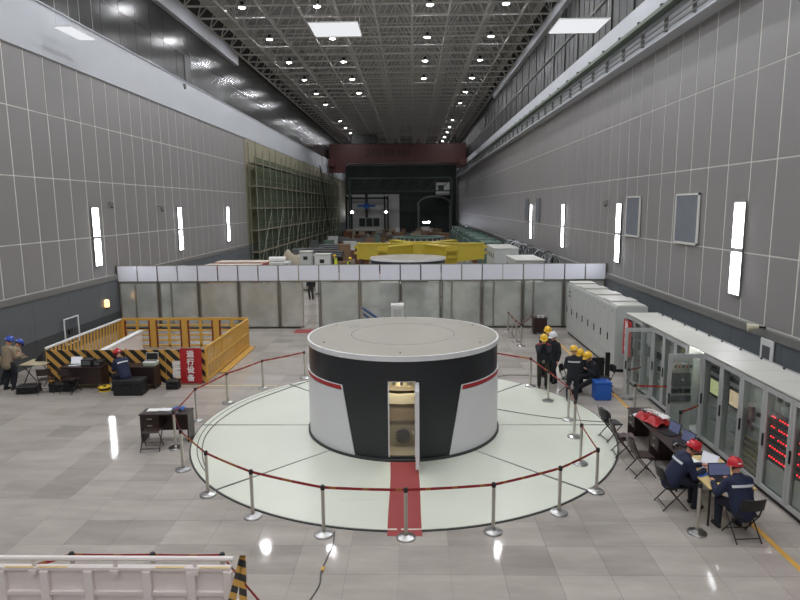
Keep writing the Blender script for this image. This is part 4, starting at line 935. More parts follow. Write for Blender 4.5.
# --- left work area
tl = thing('beige_table', 'beige folding table before the two men in blue helmets', 'table', (-12.5, 19.75, 0), 0)
MB().bx(-0.45, 0.35, -0.4, 0.4, 0.72, 0.75, 0.005).build('tabletop', mat('beige_laminate', (196, 182, 150), 0.5), tl, smooth=False)
for sx in (-1, 1):
    for s in (-1, 1): MB().tube([(sx*0.35-0.05, s*0.35, 0.0), (sx*0.35-0.05, -s*0.3, 0.72)], 0.015, 6).build('leg', M_DKMET, tl)
bgd = thing('equipment_bag', 'black equipment bag on the beige table', 'bag', (-12.45, 19.95, 0.75)); MB().sheet(lambda u, v: V(-0.25+0.5*u, -0.15+0.3*v, 0.01+0.22*math.sin(v*math.pi)*math.sin(0.3+u*2.5)), 12, 10, 0.01).build('body', M_BLKP, bgd); MB().tube([(-0.1, 0, 0.2), (-0.05, 0, 0.27), (0.05, 0, 0.27), (0.1, 0, 0.2)], 0.012, 6).build('handle', M_BLKP, bgd)
desk('dark desk with a white laptop before the striped fence', (-10.75, 19.3, 0), math.pi, 1.35, 0.55, 0.75)
laptop('white-screen laptop on the left dark desk', (-11.05, 19.3, 0.75), math.radians(8), M_SCREENW, M_REFL)
for k, (x, w__, h__, lab) in enumerate([(-10.6, 0.35, 0.22, 'black tester box right of the white-screen laptop'), (-10.25, 0.25, 0.16, 'smaller black tester box at the desk end')]):
    t_ = thing('test_instrument', lab, 'instrument', (x, 19.3, 0.75)); MB().bx(-w__/2, w__/2, -0.16, 0.16, 0, h__, 0.015).build('case', M_BLKP, t_, smooth=False); MB().bx(-w__/2+0.04, w__/2-0.04, -0.17, -0.158, 0.04, h__-0.04).build('front_panel', M_GREYD, t_, smooth=False); MB().tube([(-w__/3, 0, h__), (-w__/3, 0, h__+0.05), (w__/3, 0, h__+0.05), (w__/3, 0, h__)], 0.01, 6).build('handle', M_BLKP, t_)
desk('dark desk with an open monitor case before the striped fence', (-8.85, 19.3, 0), math.pi, 1.0, 0.55, 0.75)
bxs = thing('document_box', 'pale green box of papers under the open monitor', 'box', (-8.55, 19.3, 0.75)); MB().bx(-0.2, 0.2, -0.15, 0.15, 0, 0.1, 0.01).build('body', mat('pale_green_card', (176, 192, 168), 0.7), bxs, smooth=False); MB().bx(-0.21, 0.21, -0.16, 0.16, 0.1, 0.125, 0.005).build('lid', M_PAPER, bxs, smooth=False)
laptop('open black laptop on top of the pale green box', (-8.55, 19.3, 0.876), 0.05, M_BLKP, M_CABI, 0.4, 100)
def case(label, loc, rz, L, D, H):
    t = thing('equipment_case', label, 'case', loc, rz)
    MB().bx(-L/2, L/2, -D/2, D/2, 0.0, H*0.68, 0.02).build('body', M_BLKP, t, smooth=False); MB().bx(-L/2-0.01, L/2+0.01, -D/2-0.01, D/2+0.01, H*0.69, H, 0.02).build('lid', M_BLKP, t, smooth=False)
    for s in (-1, 1): MB().bx(s*L/4-0.04, s*L/4+0.04, -D/2-0.03, -D/2-0.01, H*0.58, H*0.78).build('latch', M_DKMET, t, smooth=False)
    MB().tube([(-0.1, -D/2-0.01, H*0.5), (-0.08, -D/2-0.05, H*0.5), (0.08, -D/2-0.05, H*0.5), (0.1, -D/2-0.01, H*0.5)], 0.012, 6).build('handle', M_DKMET, t)
    return t
case('large black trunk on the floor before the seated man in red helmet', (-8.95, 18.62, 0), 0.04, 0.9, 0.5, 0.5)
case('flat black case on the floor by the men in blue helmets', (-12.3, 18.75, 0), 0.15, 0.62, 0.4, 0.25)
case('small black bag-like case before the red cover', (-7.8, 19.15, 0), 0.0, 0.4, 0.28, 0.3)
case('black case beneath the left dark desk', (-11.3, 18.95, 0), 0.2, 0.75, 0.35, 0.28)
folding_chair('brown folding chair left of the other by the left dark desk', (-11.7, 18.75, 0), 0.3, M_WOODD)
folding_chair('brown folding chair right of the other by the left dark desk', (-10.95, 18.75, 0), -0.2, M_WOODD)
rl = thing('cable_reel', 'yellow cable reel lying on the floor left of the trunk', 'cable reel', (-9.95, 18.95, 0)); MB().lathe([(0, 0), (0.2, 0), (0.2, 0.03), (0.12, 0.04), (0.12, 0.10), (0.2, 0.11), (0.2, 0.14), (0, 0.14)], 20).build('spool', mat('reel_yellow', (230, 190, 60), 0.5), rl); MB().lathe([(0.12, 0.042), (0.17, 0.045), (0.17, 0.10), (0.12, 0.105)], 20).build('cable', M_BLKP, rl); MB().lathe([(0, 0.14), (0.05, 0.14), (0.05, 0.17), (0, 0.17)], 12).build('hub', M_BLKP, rl)
wf_ = thing('leaning_frame', 'white framed board leaning on the left wall dado', 'frame', (-14.1, 24.6, 0.3)); 
for (a, b, c_, d_) in [(-0.55, 0.55, 0.0, 0.05), (-0.55, 0.55, 1.05, 1.1), (-0.55, -0.5, 0.05, 1.05), (0.5, 0.55, 0.05, 1.05)]: MB().bx(0, 0.04, a, b, c_, d_).build('frame_bar', M_PAPER, wf_, smooth=False)
for k in range(4): MB().bx(0.005, 0.02, -0.35+k*0.23, -0.33+k*0.23, 0.05, 1.05).build('bar', M_DADO, wf_, smooth=False)
MB().bx(-0.1, 0.0, -0.1, 0.1, 0.4, 0.6).build('bracket', M_DKMET, wf_, smooth=False)
ol = thing('wall_beacon', 'small orange lamp on the left wall beside the partition', 'lamp', (-14.17, 27.75, 1.3)); MB().lathe([(0, 0), (0.12, 0), (0.14, 0.1), (0.12, 0.32), (0, 0.36)], 14).build('dome', emit_mat('orange_lamp', (255, 190, 110), 0.8), ol); MB().bx(-0.06, 0.05, -0.08, 0.08, -0.08, 0.0).build('bracket', M_DKMET, ol, smooth=False)
nf = thing('wall_notice', 'white framed notice on the right wall dado above the cabinets', 'notice', (9.08, 15.6, 1.5)); MB().bx(0, -0.04, -0.28, 0.28, 0, 0.85, 0.008).build('frame', M_PAPER, nf, smooth=False); MB().bx(-0.035, -0.05, -0.17, 0.17, 0.18, 0.68).build('panel', M_GREYD, nf, smooth=False)
def cctv(label, loc, s):
    t = thing('security_camera', label, 'camera', loc); MB().bx(0, s*0.12, -0.03, 0.04, 0.1, 0.16).build('arm', M_LEDGE, t, smooth=False); MB().lathe([(0, -0.12), (0.07, -0.08), (0.09, 0.0), (0.09, 0.1), (0.05, 0.14), (0, 0.14)], 14, (s*0.16, 0, 0)).build('housing', M_LEDGE, t); MB().lathe([(0, -0.16), (0.05, -0.14), (0.068, -0.07), (0, -0.07)], 12, (s*0.16, 0, 0)).build('dome', M_BLKP, t)
cctv('white dome camera on the left wall between two wall lights', (XL+0.05, 34.4, 5.75), 1.6)
cctv('small dark camera just right of the first left wall light', (XL+0.05, 28.9, 5.95), 0.8)
cctv('camera under the white beam on the left wall', (XL+0.32, 38.7, 13.1), 0.8)
cctv('small camera on the right wall beside the second wall light', (XR-0.05, 29.4, 5.85), -0.8)
hn = thing('wall_horn', 'pale horn lamp on the right wall ledge above the cabinets', 'lamp', (XR-0.1, 15.8, 2.62)); MB().cyl((0, 0, 0), (-0.2, 0, 0.02), 0.03, n=8).build('arm', M_BLKP, hn); MB().cyl((-0.18, 0.0, 0.02), (-0.42, 0.1, -0.02), 0.06, 0.12, 14).build('horn', mat('horn_cream', (210, 204, 180), 0.5), hn)

# --- cables on the floor
def cable(label, pts, r=0.012, m_=None):
    P = [Vector(p) for p in pts]; Q = []
    for i in range(len(P)-1):
        p0, p1, p2, p3 = P[max(0, i-1)], P[i], P[i+1], P[min(len(P)-1, i+2)]
        for k in range(6):
            t = k/6; Q.append(0.5*((2*p1)+(p2-p0)*t+(2*p0-5*p1+4*p2-p3)*t*t+(3*p1-p0-3*p2+p3)*t**3))
    Q.append(P[-1]); o = MB().tube(Q, r, 6).build('floor_cable', m_ or M_CABLE); return tag(o, label, 'cable')
cable('thin grey cable running towards the viewer left of the carpet', [(-1.44, 10.3, 0.013), (-1.42, 9.8, 0.013), (-1.5, 9.1, 0.013), (-1.48, 8.7, 0.013), (-1.62, 8.0, 0.013), (-1.6, 7.0, 0.013)])
tgc = MB().box((0, 0, 0.012), (0.05, 0.1, 0.02), bev=0.004).build('cable_joint', M_YEL, smooth=False); tgc.location = (-1.48, 9.12, 0.02); tag(tgc, 'small yellow joint on the thin floor cable', 'cable joint')
cable('grey cable curving along the left rim of the disc', [(-3.3, 20.2, 0.045), (-4.1, 18.95, 0.045), (-4.9, 17.6, 0.045), (-5.3, 16.2, 0.045), (-5.32, 14.9, 0.045), (-5.0, 13.7, 0.045), (-4.55, 12.7, 0.045)], 0.011)
cable('dark cable lying across the disc right of the generator', [(2.2, 19.6, 0.045), (3.2, 20.6, 0.02), (4.6, 20.3, 0.02), (5.6, 19.6, 0.02)], 0.01, M_DKMET)
cable('grey cable crossing the right half of the disc', [(2.3, 17.0, 0.045), (3.2, 16.5, 0.045), (4.2, 16.1, 0.045), (5.1, 15.9, 0.045)], 0.01)

# ================================================================== PEOPLE
def ico_pts(c, r, n=1):
    t = bmesh.new(); bmesh.ops.create_icosphere(t, subdivisions=n+1, radius=r); P = [v.co+Vector(c) for v in t.verts]; t.free(); return P
class Blob:
    """overlapping tapered capsules and ellipsoids fused by a voxel remesh into one surface"""
    def __init__(s): s.m = MB()
    def cap(s, p0, r0, p1, r1, n=1):
        t = bmesh.new()
        for p in ico_pts(p0, r0, n)+ico_pts(p1, r1, n): t.verts.new(p)
        bmesh.ops.convex_hull(t, input=t.verts[:]); 
        for v in [v for v in t.verts if not v.link_faces]: t.verts.remove(v)
        s.m._add(t); return s
    def ell(s, M, r):
        t = bmesh.new(); bmesh.ops.create_icosphere(t, subdivisions=3, radius=1.0)
        bmesh.ops.transform(t, matrix=M @ Matrix.Diagonal((*r, 1)), verts=t.verts); s.m._add(t); return s
    def build(s, name, m_, parent, vox=0.018, sm=3):
        o = s.m.build(name, m_, parent); REM.append((o, vox, sm)); return o
REM = []
def apply_remesh():
    for o, vox, sm in REM:
        md = o.modifiers.new('fuse', 'REMESH'); md.mode = 'VOXEL'; md.voxel_size = vox; md.use_smooth_shade = True
        m2 = o.modifiers.new('relax', 'SMOOTH'); m2.iterations = sm; m2.factor = 0.5
    bpy.context.view_layer.update(); dg = bpy.context.evaluated_depsgraph_get()
    for o, vox, sm in REM:
        me = bpy.data.meshes.new_from_object(o.evaluated_get(dg)); old = o.data; mt_ = old.materials[0]
        o.modifiers.clear(); o.data = me; me.name = old.name
        if not me.materials: me.materials.append(mt_)
        else: me.materials[0] = mt_
        for p in me.polygons: p.use_smooth = True
        bpy.data.meshes.remove(old)
def ik(a, b, l1, l2, pole):
    a = Vector(a); b = Vector(b); d = b-a; L = min(d.length, l1+l2-1e-4); u = d.normalized(); b2 = a+u*L
    x = (l1*l1-l2*l2+L*L)/(2*L); h = math.sqrt(max(0, l1*l1-x*x)); p = Vector(pole); p = (p-u*p.dot(u)).normalized()
    return a+u*x+p*h, b2
def person(label, loc, rz, hz=0.92, lean=4, side=0, hyaw=0, hpitch=5, hands=(None, None), feet=((-0.1, 0.02), (0.1, 0.02)), s=1.0, jacket=M_NAVY, trousers=M_NAVYD, helmet=M_HELY, shoulders=None, shirt=None, stripe=False, vest=None, elbow_out=0.4, pel_off=(0, 0), bulk=1.0, collar=None, toes=((0, 1), (0, 1))):
    t = thing('person', label, 'person', loc, rz); t.scale = (s, s, s)
    le, sd = math.radians(lean), math.radians(side)
    sp = Vector((math.sin(sd), math.sin(le)*math.cos(sd), math.cos(le)*math.cos(sd))).normalized()
    X = Vector((1, 0, 0)); X = (X-sp*X.dot(sp)).normalized(); Yf = sp.cross(X)
    pel = Vector((pel_off[0], pel_off[1], hz)); chest = pel+sp*0.46; nb_ = chest+sp*0.05
    ph, yw = math.radians(hpitch), math.radians(hyaw)
    hf = Vector((math.sin(-yw)*math.cos(ph), math.cos(yw)*math.cos(ph), -math.sin(ph))); hr = hf.cross(Vector((0, 0, 1))).normalized(); hu = hr.cross(hf)
    hc = nb_+(sp*0.5+hu*0.5).normalized()*0.17+hf*0.025
    HM = Matrix(((hr.x, hf.x, hu.x, hc.x), (hr.y, hf.y, hu.y, hc.y), (hr.z, hf.z, hu.z, hc.z), (0, 0, 0, 1)))
    body = Blob(); jk = Blob(); tr = Blob()
    hp = lambda x, y, z: HM @ Vector((x, y, z))
    # head
    body.ell(HM @ Matrix.Translation((0, -0.01, 0.025)), (0.077, 0.097, 0.10)); body.ell(HM @ Matrix.Translation((0, 0.022, -0.045)), (0.06, 0.068, 0.075))
    body.cap(hp(0, 0.088, 0.01), 0.012, hp(0, 0.108, -0.022), 0.014); body.cap(hp(-0.02, 0.078, -0.066), 0.012, hp(0.02, 0.078, -0.066), 0.012); body.cap(hp(0, 0.07, -0.1), 0.018, hp(0, 0.06, -0.1), 0.02)
    for e in (-1, 1): body.cap(hp(e*0.078, -0.01, 0.02), 0.014, hp(e*0.078, -0.012, -0.025), 0.012)
    body.cap(nb_, 0.055, hp(0, -0.02, -0.04), 0.055)
    body.cap(pel, 0.10, chest, 0.10)
    sh = [chest-sp*0.02+X*(e*0.185) for e in (-1, 1)]; hip = [pel+X*(e*0.09) for e in (-1, 1)]
    # torso clothing
    B = bulk; _c = jk.cap
    jk.cap = lambda a, ra, b, rb: _c(a, ra*B, b, rb*B)
    jk.cap(pel-sp*0.10, 0.145, chest-sp*0.12, 0.14); jk.cap(chest-sp*0.12, 0.14, chest, 0.11)
    for e in (-1, 1):
        jk.cap(pel-sp*0.09+X*e*0.06, 0.13, chest-sp*0.12+X*e*0.08, 0.125); jk.cap(chest-sp*0.12+X*e*0.08, 0.125, chest-sp*0.02+X*e*0.12, 0.085)
        jk.cap(chest-sp*0.005, 0.10, sh[0 if e < 0 else 1], 0.078)
    jk.cap(nb_-sp*0.02, 0.085, nb_+sp*0.02, 0.07)
    tr.cap(hip[0], 0.115, hip[1], 0.115)
    wr = []
    for i, e in enumerate((-1, 1)):
        h = hands[i]
        target = Vector(h) if h is not None else sh[i]+Vector((e*0.07, 0.06, -0.53))
        el, wv = ik(sh[i], target, 0.29, 0.26, (e*elbow_out, -0.5, -0.6)); wr.append(wv)
        jk.cap(sh[i], 0.08, el, 0.062); jk.cap(el, 0.062, wv-(wv-el).normalized()*0.01, 0.048)
        body.cap(sh[i], 0.045, el, 0.04); body.cap(el, 0.04, wv, 0.029)
        d = (wv-el).normalized(); sdv = d.cross(Vector((0, 0, 1))); sdv = sdv.normalized() if sdv.length > 0.1 else X.copy(); dn = d.cross(sdv).normalized()
        if dn.z > 0: dn = -dn
        for q in (-1, 1): body.cap(wv+d*0.015, 0.02, wv+d*0.085+sdv*q*0.027, 0.0145)
        for f, ln in zip((-1.5, -0.5, 0.5, 1.5), (0.062, 0.075, 0.078, 0.068)):
            b0 = wv+d*0.085+sdv*f*0.0195; b1 = b0+(d*0.9+dn*0.35).normalized()*ln*0.55; b2 = b1+(d*0.45+dn*0.9).normalized()*ln*0.5
            body.cap(b0, 0.010, b1, 0.009); body.cap(b1, 0.009, b2, 0.0082)
        tb0 = wv+d*0.03-sdv*e*0.02; tb1 = tb0-sdv*e*0.03+d*0.035+dn*0.01; tb2 = tb1+d*0.03+dn*0.012; body.cap(tb0, 0.014, tb1, 0.0115); body.cap(tb1, 0.0115, tb2, 0.009)
        fx = feet[i]; ank = Vector((fx[0], fx[1], fx[2] if len(fx) > 2 else 0.09)); kn, ak = ik(hip[i], ank, 0.44, 0.43, (0.12*e, 1, 0.12))
        tr.cap(hip[i], 0.112, kn, 0.08); tr.cap(kn, 0.08, ak+Vector((0, 0, 0.0)), 0.062); body.cap(hip[i], 0.08, kn, 0.05); body.cap(kn, 0.05, ak, 0.04)
        td = Vector((toes[i][0], toes[i][1], 0)).normalized()
        so = Blob(); so.cap(ak-td*0.04+Vector((0, 0, -0.045)), 0.045, ak+td*0.14+Vector((0, 0, -0.05)), 0.04); so.cap(ak, 0.05, ak+Vector((0, 0, -0.04)), 0.048); so.build('shoe', M_SHOE, t, 0.02, 2)
    body.build('body', M_SKIN, t, 0.0105, 2); jb = jk.build('jacket', jacket, t, 0.02, 3); tr.build('trousers', trousers, t, 0.02, 3)
    # hair under the helmet, eyes, helmet
    q = MB().lathe([(0.0, 0.09), (0.05, 0.08), (0.083, 0.04), (0.086, 0.0), (0.08, -0.05), (0.07, -0.055)], 18); bmesh.ops.scale(q.bm, vec=(1, 1.15, 1), verts=q.bm.verts); bmesh.ops.transform(q.bm, matrix=HM @ Matrix.Translation((0, -0.022, 0.02)) @ Matrix.Rotation(-0.35, 4, 'X'), verts=q.bm.verts); q.build('hair', M_HAIR, t)
    for e in (-1, 1):
        q = MB(); tt = bmesh.new(); bmesh.ops.create_icosphere(tt, subdivisions=1, radius=0.010); bmesh.ops.translate(tt, vec=hp(e*0.03, 0.079, 0.012), verts=tt.verts); q._add(tt); q.build('eye', M_HAIR, t)
    if helmet:
        q = MB().lathe([(0.0, 0.132), (0.035, 0.129), (0.07, 0.114), (0.097, 0.09), (0.114, 0.058), (0.121, 0.02), (0.122, -0.014), (0.132, -0.022), (0.131, -0.027), (0.115, -0.018), (0.112, 0.02), (0.0, 0.115)], 22)
        for v in q.bm.verts:
            v.co.y *= 1.16
            if v.co.z < -0.016 and v.co.y > 0.1: v.co.y += 0.03; v.co.z -= 0.012
        HX = HM @ Matrix.Translation((0, -0.004, 0.05)) @ Matrix.Rotation(0.08, 4, 'X')
        bmesh.ops.transform(q.bm, matrix=HX, verts=q.bm.verts); hl = q.build('helmet', helmet, t)
        q = MB().bx(-0.012, 0.012, -0.11, 0.11, 0.1, 0.135, 0.006); bmesh.ops.transform(q.bm, matrix=HX, verts=q.bm.verts); q.build('ridge', helmet, hl)
        q = MB().bx(-0.03, 0.03, -0.146, -0.138, 0.012, 0.034); bmesh.ops.transform(q.bm, matrix=HX, verts=q.bm.verts); q.build('label', M_PAPER, hl)
    if stripe:
        def st(u, v):
            a = (u-0.5)*1.9; return chest-sp*(0.12-0.045*v)+X*(0.222*bulk*math.sin(a))-Yf*(0.148*bulk*math.cos(a)+0.004)
        MB().sheet(st, 14, 1, 0.006).build('reflective_stripe', M_REFL, jb)
        for i, e in enumerate((-1, 1)):
            pass
    if collar:
        b_ = Blob(); b_.cap(nb_-sp*0.0+Yf*0.03, 0.072, nb_+sp*0.035+Yf*0.04, 0.064); b_.cap(chest+Yf*0.11, 0.03, nb_+Yf*0.06, 0.05); b_.build('collar', collar, t, 0.02, 2)
    if shoulders:
        for i in (0, 1):
            b_ = Blob(); b_.cap(sh[i]-X*(0.09*(-1 if i == 0 else 1))*0+sp*0.008, 0.081, sh[i]+(chest-sh[i])*0.5+sp*0.02, 0.09); b_.build('shoulder_yoke', shoulders, t, 0.02, 2)
    if shirt:
        b_ = Blob(); b_.cap(pel+Yf*0.075-sp*0.05, 0.088, chest+Yf*0.055-sp*0.03, 0.075); b_.build('shirt', shirt, t, 0.02, 2)
    if vest:
        b_ = Blob(); b_.cap(pel-sp*0.02, 0.155, chest-sp*0.10, 0.152)
        for e in (-1, 1): b_.cap(pel-sp*0.02+X*e*0.065, 0.14, chest-sp*0.10+X*e*0.085, 0.135); b_.cap(chest-sp*0.1+X*e*0.085, 0.135, chest+X*e*0.1+sp*0.01, 0.09)
        b_.build('vest', vest, t, 0.02, 2)
    return t
R = math.radians
# left pair
person('man in beige jacket and blue helmet standing by the left wall', (-13.12, 19.05, 0), R(-25), lean=8, hpitch=22, hands=((-0.12, 0.36, 1.12), (0.14, 0.38, 1.1)), jacket=M_BEIGE, trousers=M_DARKJ, helmet=M_HELB, feet=((-0.13, -0.05), (0.12, 0.05)), bulk=1.06)
person('man in blue helmet bending over the beige table behind the other', (-13.62, 19.7, 0), R(-14), lean=58, hpitch=40, hands=((-0.16, 0.6, 0.80), (0.18, 0.6, 0.80)), jacket=M_BEIGE, trousers=M_DARKJ, helmet=M_HELB, hz=0.88, feet=((-0.13, -0.1), (0.13, 0.06)))
# seated on the trunk
person('seated man in navy jacket and red helmet before the striped fence', (-9.15, 18.72, 0), R(55), hz=0.62, lean=26, hpitch=32, hands=((-0.1, 0.5, 0.78), (0.16, 0.5, 0.76)), feet=((-0.14, 0.46), (0.14, 0.42)), jacket=M_NAVY, helmet=M_HELR, stripe=True)
# centre group
person('man in open navy jacket with red shoulders, yellow helmet, hands at his face', (4.13, 19.2, 0), R(172), lean=4, hpitch=14, hands=((-0.05, 0.2, 1.46), (0.06, 0.2, 1.45)), jacket=M_DARKJ, trousers=M_OLIVE, helmet=M_HELY, shoulders=mat('red_yoke', (150, 40, 46), 0.8), shirt=mat('grey_shirt', (122, 118, 106), 0.8), feet=((-0.11, 0.0), (0.11, 0.03)), elbow_out=0.6, bulk=1.1)
person('man in dark clothes and white helmet beside the open-jacket man', (4.62, 19.75, 0), R(120), lean=4, hpitch=18, jacket=M_DARKJ, trousers=M_DARKJ, helmet=M_HELW, s=0.98, hands=(None, (0.2, 0.28, 1.0)))
person('man in yellow helmet standing behind the white-helmet man', (4.50, 20.5, 0), R(190), lean=3, hpitch=20, jacket=M_DARKJ, trousers=M_DARKJ, helmet=M_HELY, hands=((-0.1, 0.3, 1.15), (0.1, 0.3, 1.15)))
person('man in black jacket and yellow helmet with his back turned', (4.72, 17.75, 0), R(-8), lean=5, hpitch=12, jacket=M_DARKJ, trousers=M_DARKJ, helmet=M_HELY, hands=((-0.14, 0.32, 1.08), (0.16, 0.32, 1.08)), feet=((-0.14, 0.0), (0.1, 0.02)), s=0.96, stripe=True)
person('man in yellow helmet sitting with one leg stretched out by the blue box', (5.62, 18.55, 0), R(100), hz=0.55, lean=20, hpitch=28, jacket=M_DARKJ, trousers=M_DARKJ, helmet=M_HELY, hands=((-0.14, 0.36, 0.82), (0.12, 0.38, 0.80)), feet=((-0.02, 0.8), (0.16, 0.42)))
person('crouching man in yellow helmet half hidden behind the seated one', (5.58, 19.45, 0), R(120), hz=0.45, lean=22, hpitch=24, jacket=M_DARKJ, trousers=M_DARKJ, helmet=M_HELY, hands=((-0.14, 0.4, 0.55), (0.14, 0.4, 0.55)), feet=((-0.14, 0.3), (0.14, 0.25)))
# right pair at the yellow table
person('seated man in navy jacket and red helmet in profile at the yellow table', (4.98, 11.32, 0), R(-90), hz=0.58, lean=28, hpitch=32, hands=((-0.08, 0.56, 0.81), (0.16, 0.52, 0.81)), feet=((-0.12, 0.44), (0.12, 0.40)), jacket=M_NAVY, helmet=M_HELR, stripe=True, bulk=1.15, collar=M_ORANGE)
person('seated man in navy jacket and red helmet with his back to the viewer', (5.74, 10.2, 0), R(8), hz=0.55, lean=22, hpitch=20, hands=((-0.26, 0.48, 0.81), (0.1, 0.5, 0.81)), feet=((-0.2, 0.36), (0.2, 0.34)), jacket=M_NAVY, helmet=M_HELR, stripe=True, bulk=1.15, collar=M_ORANGE)
# beyond the partition
person('worker in hi-vis vest beyond the partition, left of the other', (-6.65, 52.3, 0), R(60), hpitch=5, jacket=M_NAVYD, trousers=M_NAVYD, helmet=M_HELY, vest=M_HIVIS)
person('worker in hi-vis vest beyond the partition, nearer the white generator top', (-5.3, 49.6, 0), R(-70), lean=14, hpitch=15, jacket=M_NAVYD, trousers=M_NAVYD, helmet=M_HELY, vest=M_HIVIS)
person('person in dark trousers seen through the partition doorway', (-6.45, 38.4, 0), R(170), jacket=M_DARKJ, trousers=M_BLKP, helmet=M_HELY)
apply_remesh()
# orange collar cloth on the man in profile

# ================================================================== BEYOND THE PARTITION
# --- scaffold along the left wall
sf = thing('scaffold', 'tall tube scaffold with green netting along the far left wall', 'scaffold', (-13.3, 75, 0))
SX0, SX1 = -14.0, -13.4; ys_ = [53.4+k*2.6 for k in range(24)]; zs_ = [1.9*k for k in range(1, 6)]
for k, y in enumerate(ys_):
    for x in (SX0, SX1):
        MB().cyl((x, y, 0), (x, y, 10.8 if (k % 3) else 11.3), 0.045, n=6).build('standard', M_SCAF, sf, world=True)
for z in zs_:
    for x in (SX0, SX1): MB().cyl((x, ys_[0]-0.4, z), (x, ys_[-1]+0.4, z), 0.04, n=6).build('ledger', M_SCAF, sf, world=True)
    MB().bx(SX0, SX1, ys_[0], ys_[-1], z+0.04, z+0.08).build('walkboard', M_CRATE, sf, world=True, smooth=False)
tm = MB()
for y in ys_:
    for z in zs_: tm.cyl((SX0, y, z), (SX1+0.2, y, z), 0.035, n=5)
tm.build('transom', M_SCAF, sf, world=True, kind='stuff')
for k in range(0, 22, 2): MB().cyl((SX1+0.03, ys_[k], 0.2), (SX1+0.03, ys_[k+2] if k+2 < 24 else ys_[-1], 5.5), 0.035, n=5).build('brace', M_SCAF, sf, world=True)
for k in range(0, 23):
    for j in range(5):
        MB().sheet(lambda u, v: V(SX1-0.12+0.05*math.sin(u*6+k)*math.sin(v*3.1), ys_[k]+2.56*u, 0.6+1.9*j+1.86*v), 4, 3, 0.004).build('net_panel', M_NET, sf, world=True)
lt = thing('lean_ladder', 'long dark ladder leaning against the scaffold', 'ladder', (-12.6, 86, 0))
for dy in (-0.25, 0.25): MB().cyl((-11.6, 87.6+dy, 0), (-12.75, 86+dy, 11.4), 0.05, n=6).build('stile', M_DKMET, lt, world=True)
for k in range(18): 
    f = (k+1)/19; p = V(-11.6, 87.6, 0).lerp(V(-12.75, 86, 11.4), f); MB().cyl(p-V(0, 0.25, 0), p+V(0, 0.25, 0), 0.025, n=5).build('rung', M_DKMET, lt, world=True)

# --- yellow star bracket
yb_ = thing('star_bracket', 'large yellow star-shaped steel bracket behind the second generator', 'bracket', (0.6, 52.2, 1.15))
MB().lathe([(0.9, 0), (1.7, 0), (1.7, 1.6), (0.9, 1.6), (0.9, 0)], 16).build('hub', M_YELB, yb_, ang=20)
for k in range(6):
    a = math.radians(-4+60*k); Rz = Matrix.Rotation(a, 4, 'Z')
    q = MB(); q.bx(1.5, 5.2, -0.45, 0.45, 1.45, 1.55).prism([(1.5, -0.38, 0.0), (3.6, -0.38, 0.1), (5.2, -0.38, 0.3), (5.2, -0.38, 1.46), (1.5, -0.38, 1.46)], (0, 0.06, 0)).prism([(1.5, 0.32, 0.0), (3.6, 0.32, 0.1), (5.2, 0.32, 0.3), (5.2, 0.32, 1.46), (1.5, 0.32, 1.46)], (0, 0.06, 0)).prism([(1.5, -0.42, 0.0), (3.6, -0.42, 0.1), (5.2, -0.42, 0.3), (5.2, -0.42, 0.24), (3.6, -0.42, 0.04), (1.5, -0.42, -0.06)], (0, 0.84, 0))
    bmesh.ops.transform(q.bm, matrix=Rz, verts=q.bm.verts); arm = q.build('arm', M_YELB, yb_, smooth=False)
    q = MB().bx(5.2, 5.35, -0.5, 0.5, 0.2, 1.6)
    for z in (0.7, 1.2): q.bx(5.35, 5.6, -0.5, 0.5, z-0.05, z+0.12)
    bmesh.ops.transform(q.bm, matrix=Rz, verts=q.bm.verts); q.build('end_plate', M_YELB, arm, smooth=False)
    q = MB().bx(4.4, 4.8, -0.25, 0.25, -1.15, 0.4); bmesh.ops.transform(q.bm, matrix=Rz, verts=q.bm.verts); q.build('support', M_RUST, yb_, smooth=False)

# --- stator ring farther away
sr = thing('stator_ring', 'grey green ribbed stator ring far behind the yellow bracket', 'stator', (0.8, 66, 0))
MB().arcwall(0, 0, 2.0, 2.35, 0, 359.99, 0.6, 2.5, 48).build('core', M_GREYD, sr)
for z in (0.6, 2.5): MB().arcwall(0, 0, 1.95, 2.55, 0, 359.99, z-0.06, z+0.08, 48).build('flange', M_GREENM, sr)
for k in range(24):
    a = 2*math.pi*k/24; MB().box((2.42*math.cos(a), 2.42*math.sin(a), 1.55), (0.16, 0.06, 1.9), a).build('rib', M_CABI, sr, smooth=False)
MB().lathe([(0, 0), (1.6, 0), (1.6, 0.6), (0, 0.6)], 24).build('pedestal', M_RUST, sr)

# --- right side: white cabinets, green machines, wire coils
for k, (x, y, w__, d__, h__, lab) in enumerate([(6.2, 43.0, 1.6, 4.0, 3.0, 'off-white cabinet beyond the partition, farther of the pair'), (6.6, 36.5, 1.6, 3.6, 2.75, 'off-white cabinet beyond the partition, nearer of the pair')]):
    t = thing('white_cabinet', lab, 'cabinet', (x, y, 0)); MB().bx(-w__/2, w__/2, -d__/2, d__/2, 0.1, h__-0.08, 0.02).build('body', M_CAB, t, smooth=False); MB().bx(-w__/2-0.05, w__/2+0.05, -d__/2-0.05, d__/2+0.05, h__-0.08, h__, 0.02).build('roof', M_CABTOP, t, smooth=False); MB().bx(-w__/2+0.05, w__/2-0.05, -d__/2+0.05, d__/2-0.05, 0, 0.1).build('plinth', M_BLKP, t, smooth=False)
    for j in range(4):
        d = MB().bx(-w__/2-0.03, -w__/2, -d__/2+0.05+j*d__/4, -d__/2+(j+1)*d__/4-0.03, 0.15, h__-0.15, 0.006).build('door', M_CAB, t, smooth=False)
        MB().bx(-w__/2-0.05, -w__/2-0.03, -d__/2+0.15+j*d__/4, -d__/2+0.4+j*d__/4, h__-0.7, h__-0.4).build('window', M_BLKP, d, smooth=False)
